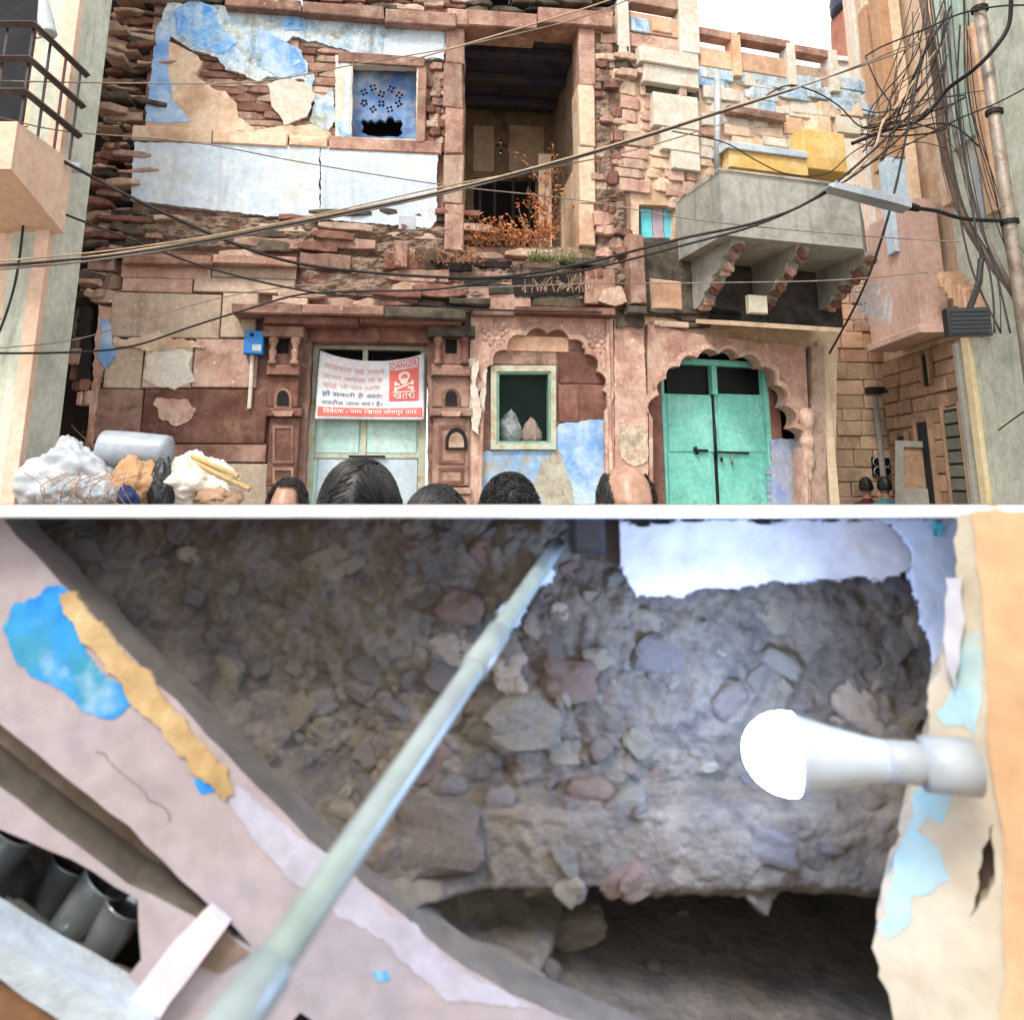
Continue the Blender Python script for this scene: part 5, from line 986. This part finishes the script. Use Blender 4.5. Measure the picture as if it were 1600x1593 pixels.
while cnt < 285:
    x, y = rr.uniform(60, 1460), rr.uniform(815, 1600); s = rr.choice((18, 22, 26, 32, 40, 56))
    if y < 1000: s *= .9
    cav = (x > 900 and 1375 < y < 1545) or (x > 560 and 1375 < y < 1400)
    if cav or (y > 1600) or y - 809 > 1.02 * (x + 10) + 10 or any((x - a) ** 2 + ((y - b) * 1.2) ** 2 < ((s + c) * .36) ** 2 for a, b, c in placed): 
        cnt += .05; continue
    if x > 640 and 1255 < y < 1370 and rr.random() < .75: cnt += .05; continue
    placed.append((x, y, s)); u, z = L.uz(x, y, .0); sw = s / FOC * .95; dd = relief(u, z)
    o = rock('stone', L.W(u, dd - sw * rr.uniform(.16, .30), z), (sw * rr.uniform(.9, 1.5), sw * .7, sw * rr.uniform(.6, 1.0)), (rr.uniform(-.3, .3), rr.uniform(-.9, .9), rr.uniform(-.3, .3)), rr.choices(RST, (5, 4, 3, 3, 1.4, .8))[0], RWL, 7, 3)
    cnt += 1
for x, y, w_, h_, m in ((900, 1065, 92, 60, RST[4]), (880, 1095, 22, 28, RST[1]), (820, 1130, 110, 70, RST[0]), (690, 1285, 120, 80, RST[3]), (610, 1315, 70, 60, RST[3]), (760, 1490, 170, 44, RST[1]), (880, 1540, 150, 50, RST[1]), (990, 1560, 120, 50, RST[3]), (1170, 1560, 130, 40, RST[3]), (640, 1420, 90, 34, RST[1]), (720, 950, 70, 50, RST[4])):
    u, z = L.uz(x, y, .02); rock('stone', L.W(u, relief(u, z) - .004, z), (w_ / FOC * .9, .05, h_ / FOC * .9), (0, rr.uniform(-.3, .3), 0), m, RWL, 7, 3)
# plaster still on the rubble: white patch, dripping white strip
LW = mat('bright_lime_plaster', ['#a9a6aa', '#b4b2b4', '#aeadb4'], 5, 30, dirt='#c9bdb0', da=.25, var=0, bump=.3, bd=.004)
def inside(x, y, P):
    r_ = False; n = len(P)
    for i in range(n):
        (x0, y0), (x1, y1) = P[i], P[(i + 1) % n]
        if (y0 > y) != (y1 > y) and x < (x1 - x0) * (y - y0) / (y1 - y0) + x0: r_ = not r_
    return r_
def skim(name, P, off, m, root, st=.0025, rag=13):
    """a thin coat that follows the rubble's relief, with a ragged border"""
    Q = [L.uz(*p) for p in P]; ua_, ub_ = min(q[0] for q in Q) - .02, max(q[0] for q in Q) + .02; za_, zb3 = min(q[1] for q in Q) - .02, min(max(q[1] for q in Q) + .02, z1 - .002)
    nx_, ny_ = int((ub_ - ua_) / st), int((zb3 - za_) / st); idx = {}; v = []; f = []
    def vid(i, j):
        if (i, j) not in idx:
            u, z = ua_ + i * st, za_ + j * st; idx[(i, j)] = len(v); v.append(L.W(u, relief(u, z) * .12 + off + .002 * noise.noise(Vector((u * 30, z * 30, 2))), z))
        return idx[(i, j)]
    for i in range(nx_):
        for j in range(ny_):
            u, z = ua_ + (i + .5) * st, za_ + (j + .5) * st; x, y = px_of(u, z); q = Vector((u * 23.7 + z * 6.1, z * 21.3 - u * 5.3, off * 90))
            if inside(x + rag * noise.noise(q) + rag * .5 * noise.noise(q * 2.7), y + rag * noise.noise(q + Vector((9, 3, 0))) + rag * .5 * noise.noise(q * 2.7 + Vector((5, 5, 5))), P): f.append((vid(i, j), vid(i + 1, j), vid(i + 1, j + 1), vid(i, j + 1)))
    o = obj(name, v, f, m, root, True); bm = bmesh.new(); bm.from_mesh(o.data)
    for _ in range(14): bmesh.ops.smooth_vert(bm, verts=[q for q in bm.verts if q.is_boundary], factor=.5, use_axis_x=True, use_axis_y=True, use_axis_z=True)
    bm.to_mesh(o.data); bm.free(); o.data.shade_smooth(); sm = o.modifiers.new('t', 'SOLIDIFY'); sm.thickness = .005; sm.offset = 0; return o
skim('lime_patch', [(948, 806), (1400, 804), (1440, 890), (1400, 900), (1200, 905), (1090, 920), (985, 936), (958, 900)], .028, LW, RWL)
skim('lime_drip', [(1346, 804), (1490, 804), (1484, 900), (1490, 990), (1462, 1010), (1446, 1090), (1424, 1085), (1430, 1030), (1410, 960), (1384, 900), (1388, 850)], .040, mat('bluish_lime', ['#b4c0d6', '#c2cbda', '#bac5d8'], 5, 30, var=0, bump=.4, bd=.006), RWL)
skim('turquoise_smear', [(1412, 806), (1440, 806), (1436, 840), (1420, 830)], .047, mat('turq_paint', ['#4fb4c8', '#68c0d0'], 5, 30, var=0), RWL, .003, 8)
tag(box(L, 'black_block', 894, 806, 946, 866, .03, .075, PLK, None, .004), 'short black block tucked under the white divider board', 'block')  # plain black box at a dark spot
# right wall of the room, turning towards the viewer
RA = Frame(at(1425, 1200, .75), -30)
RW = thing('painted_wall', 'cream painted side wall with flaking turquoise patches beside the bulb', 'wall', RA.W(.2, 0, 0))
CRM = mat('cream_wall_paint', ['#aca28e', '#b4aa96', '#b0a088'], 3, 30, dirt='#ac9678', da=.4, var=0, bump=.12, bd=.004)
plate(RA, 'wall', [(1494, 800), (1500, 900), (1478, 1010), (1452, 1080), (1446, 1165), (1424, 1240), (1400, 1330), (1372, 1420), (1366, 1480), (1376, 1540), (1402, 1620), (1420, 1900), (3000, 2600), (3000, 780)], [[(1548, 1284), (1553, 1330), (1546, 1376), (1532, 1424), (1516, 1434), (1520, 1400), (1534, 1340)]], -.16, .0, CRM, RW, .004, .006)
box(RA, 'slot_void', 1500, 1270, 1570, 1445, -.05, -.02, mat('brown_gouge', ['#4a3c34', '#5c4c42'], 8, 40, var=0), RW)
PCH = mat('peach_wall_paint', ['#bd9872', '#c29f7c'], 3, 30, var=0, bump=.06, bd=.003)
poly(RA, 'peach_paint', [(1524, 800), (1536, 1000), (1546, 1180), (1566, 1300), (1572, 1420), (1560, 1620), (1560, 1900), (2900, 2500), (2900, 780)], .0, .003, PCH, RW, .004, .02)
TQ = mat('turquoise_flake', ['#7aabba', '#8cb6c2', '#a0bcc0'], 9, 40, dirt='#a8a694', da=.5, var=0, bump=.25, bd=.003)
for pts in ([(1500, 1000), (1528, 985), (1532, 1060), (1526, 1150), (1506, 1130), (1484, 1130), (1470, 1120), (1482, 1080), (1500, 1060)], [(1450, 1170), (1484, 1160), (1500, 1190), (1478, 1240), (1470, 1284), (1446, 1276), (1434, 1300), (1468, 1326), (1478, 1370), (1462, 1400), (1424, 1396), (1420, 1440), (1392, 1466), (1374, 1450), (1384, 1408), (1408, 1330), (1432, 1250)]):
    poly(RA, 'paint_flake', pts, -.001, .0006, TQ, RW, .005, .003)
for pts in ([(1478, 900), (1502, 905), (1506, 1010), (1490, 1080), (1474, 1040)],): poly(RA, 'plaster_edge', pts, .0, .010, LW, RW, .003, .01)
# bulb in a white holder
p0, p1 = at(1161, 1171, .715), at(1462, 1194, .695); ax = (p1 - p0).normalized(); r0 = .0315
BL = thing('light_bulb', 'lit white light bulb in a white holder sticking out of the side wall', 'bulb', p0)
dome = [(r0 * math.sin(t * math.pi / 2 / 10), r0 * 1.15 * (1 - math.cos(t * math.pi / 2 / 10))) for t in range(11)] + [(r0 * .985, r0 * 1.32)]
obj('glowing_dome', *lathev(dome, p0, ax, 40), emit('bulb_glow', '#a4c6ff', 55), BL, True)
LEN = (p1 - p0).length
obj('bulb_body', *lathev([(r0 * .97, r0 * 1.33), (r0 * .93, r0 * 1.5), (r0 * .72, r0 * 2.3), (r0 * .55, r0 * 3.2), (r0 * .5, r0 * 3.6)], p0, ax, 36), mat('bulb_plastic', ['#a9b2ba', '#a2acb4'], 3, 20, rough=.35, bump=0, var=0), BL, True)
obj('holder', *lathev([(r0 * .4, r0 * 3.55), (r0 * .50, r0 * 3.6), (r0 * .52, r0 * 4.4), (r0 * .46, r0 * 4.5), (r0 * .46, LEN * .93), (r0 * .66, LEN * .94), (r0 * .68, LEN + .03), (.001, LEN + .03)], p0, ax, 32), mat('holder_plastic', ['#8f959a', '#989ea2'], 3, 20, rough=.4, bump=0, var=0), BL, True)
# pale conduit pipe slanting in front of the wall
a, b = at(872, 850, .84), at(322, 1660, .31)
PV = mat('pale_pvc', ['#74827d', '#828f8a', '#828b90'], 6, 40, rough=.4, bump=.05, var=0, dirt='#8f9a94', da=.25)
PI = thing('conduit_pipe', 'pale green plastic conduit pipe slanting across the rubble wall', 'pipe', a)
obj('pipe', *tubev([a.lerp(b, t / 12) for t in range(13)], .0078, 16), PV, PI, True)
for t in (.44, .985):
    c = a.lerp(b, t); dv = (b - a).normalized(); obj('coupling', *lathev([(.0079, -.03), (.0096, -.029), (.0096, .029), (.0079, .03)], c, dv, 20), PV, PI, True)
skim('whitewash_streak', [(790, 1000), (770, 985), (800, 930), (850, 868), (880, 880), (840, 930), (812, 985)], .016, mat('bluish_white', ['#a9b9c6', '#b8c2cc'], 6, 40, var=0), RWL, .003, 20)
# sloping pink plaster wall with a shelf niche, lower left
PK = mat('pinkish_plaster', ['#948a8c', '#9f9496', '#928c94'], 4, 40, dirt='#958a8a', da=.35, var=0, bump=.2, bd=.004)
BRN = mat('groove_shade_brown', ['#6a5a4c', '#7a6a5c'], 5, 40, dirt='#8c8078', da=.4, var=0, bump=.3, bd=.004)  # shadow band of the overhang put into this brown
LS = thing('stair_wall', 'sloping pinkish plastered wall with shade-coloured groove and shelf niche at lower left', 'wall', L.W(-.4, .1, 0))
NICHE = [(-220, 1165), (-60, 1270), (40, 1312), (110, 1342), (214, 1404), (222, 1500), (166, 1566), (0, 1470), (-220, 1320)]
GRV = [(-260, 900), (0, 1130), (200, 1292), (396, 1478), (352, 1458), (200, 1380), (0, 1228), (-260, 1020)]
DK = [(352, 1456), (388, 1492), (340, 1520), (292, 1500), (320, 1470)]
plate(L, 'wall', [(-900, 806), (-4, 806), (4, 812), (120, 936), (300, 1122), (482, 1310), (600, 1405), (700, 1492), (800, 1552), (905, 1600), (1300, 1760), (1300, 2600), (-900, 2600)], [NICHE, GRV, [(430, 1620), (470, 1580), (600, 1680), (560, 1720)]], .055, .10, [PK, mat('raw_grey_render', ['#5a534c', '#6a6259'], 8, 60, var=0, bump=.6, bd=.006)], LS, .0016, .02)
for p_ in LS.children[0].data.polygons: p_.material_index = 1 if len(p_.vertices) == 4 else 0
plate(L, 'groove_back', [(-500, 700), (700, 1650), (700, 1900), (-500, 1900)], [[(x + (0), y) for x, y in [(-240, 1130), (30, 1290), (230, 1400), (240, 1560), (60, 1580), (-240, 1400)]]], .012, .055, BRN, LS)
plate(L, 'niche_back', [(-400, 1050), (320, 1350), (320, 1650), (-400, 1650)], [], -.09, -.06, mat('niche_dark', ['#5a514c', '#665c56'], 5, 40, var=0), LS)
poly(L, 'shelf_edge', [(-240, 1330), (0, 1472), (170, 1570), (230, 1610), (190, 1660), (0, 1530), (-240, 1390)], .095, .135, mat('pale_shelf', ['#9fa9b0', '#aeb6bc'], 4, 40, var=0), LS, .001, .02)
poly(L, 'plaster_band', [(322, 1424), (352, 1452), (262, 1570), (220, 1640), (140, 1640), (204, 1560), (262, 1484)], .09, .116, mat('light_pink', ['#c2b8be', '#c9c0c6'], 4, 40, var=0, bump=.1), LS, .001, .02)
poly(L, 'recess_shade', DK, .095, .103, BRN, LS, .002, .01)  # flat brown patch, shade of a recess given as colour
poly(L, 'wood_board', [(-200, 1420), (0, 1534), (110, 1604), (150, 1680), (-200, 1680)], .095, .118, mat('shelf_wood', ['#6a4c34', '#7c5a3e'], 4, 40, var=0), LS, .001, .02)
poly(L, 'blue_paint', [(8, 976), (24, 946), (58, 938), (74, 922), (100, 918), (108, 944), (130, 980), (150, 1030), (206, 1096), (186, 1112), (150, 1118), (122, 1104), (92, 1086), (66, 1070), (40, 1052), (20, 1010)], .098, .1008, mat('vivid_blue_paint', ['#1a6fc0', '#2f88cc', '#3a8aa8'], 12, 50, dirt='#9fb6c4', da=.22, var=0, bump=.2, bd=.003), LS, .0045, .003)
poly(L, 'ochre_edge', [(92, 930), (116, 928), (180, 1000), (262, 1092), (330, 1178), (364, 1240), (352, 1250), (300, 1200), (236, 1130), (190, 1070), (140, 1010), (104, 962)], .098, .103, mat('ochre_clay', ['#8a7450', '#a88c60', '#c0a880'], 10, 50, var=0, bump=.4, bd=.004), LS, .0035, .003)
poly(L, 'blue_speck', [(302, 1216), (322, 1220), (336, 1236), (316, 1240)], .098, .1006, MATS['vivid_blue_paint'], LS, .001, .006)
poly(L, 'blue_speck', [(580, 1518), (604, 1516), (610, 1530), (588, 1534)], .098, .1006, MATS['vivid_blue_paint'], LS, .001, .006)
poly(L, 'blue_wash', [(352, 1236), (372, 1232), (480, 1318), (566, 1390), (640, 1450), (720, 1520), (830, 1576), (700, 1560), (600, 1480), (520, 1420), (440, 1370)], .098, .1006, mat('lilac_wash', ['#9a98a6', '#a4a2ae'], 8, 50, var=0, bump=.1), LS, .004, .004)
v, f = merge([tubev(smooth_path([L.W(*((lambda q: (q[0], .101, q[1]))(L.uz(150 + i * 12 + 5 * math.sin(i * 2.3), 1168 + i * 11 + 5 * math.cos(i * 1.9), .1)))) for i in range(11)], 4), .0004, 4)]); obj('pencil_scrawl', v, f, CABG, LS)
# steel tumblers on the sloping shelf
STL = mat('tarnished_steel', ['#6c7072', '#9ca2a6', '#cdd2d6'], 10, 30, rough=.16, metal=.7, bump=.05, var=.1, sharp=.3)
sl_dir = Vector((math.cos(R(-33)), 0, math.sin(R(-33)))); sl_up = Vector((math.sin(R(33)), 0, math.cos(R(33))))
def tumbler(label, x, y, d, r, h, axis, m=STL):
    u, z = L.uz(x, y, d); o = L.W(u, d, z)
    prof = [(.001, 0), (r * .72, 0), (r * .76, .003), (r * .86, h * .5), (r, h * .96), (r * 1.05, h * .98), (r * 1.03, h), (r * .96, h * .985), (r * .82, h * .5), (r * .7, .006), (.001, .005)]
    return tag(obj('steel_tumbler', *lathev(prof, o, axis, 28), m, None, True), label, 'tumbler', 'steel tumblers in the niche')
tv = -L.n * -1
tumbler('steel tumbler lying with its mouth forward at the upper left of the niche', 20, 1376, -.01, .034, .085, (L.n + sl_up * .1))
tumbler('steel tumbler standing in the middle of the niche, second from the right', 100, 1462, .045, .024, .062, (sl_up + sl_dir * .08))
tumbler('steel tumbler standing nearest the right end of the niche', 152, 1490, .05, .022, .05, (sl_up - sl_dir * .05))
tumbler('squat steel tumbler behind the front row with its dull side showing', 146, 1436, -.02, .030, .055, (sl_up + sl_dir * .25), PLG)
tumbler('steel tumbler lying on its side across the front of the niche', 10, 1430, .05, .021, .06, (sl_dir + sl_up * .12 + L.n * .35))
tumbler('steel tumbler cut by the left edge of the picture', -34, 1380, .04, .025, .06, sl_up)
tumbler('small steel tumbler wedged behind the middle tumbler of the niche', 70, 1436, .0, .024, .06, (sl_up - sl_dir * .12))
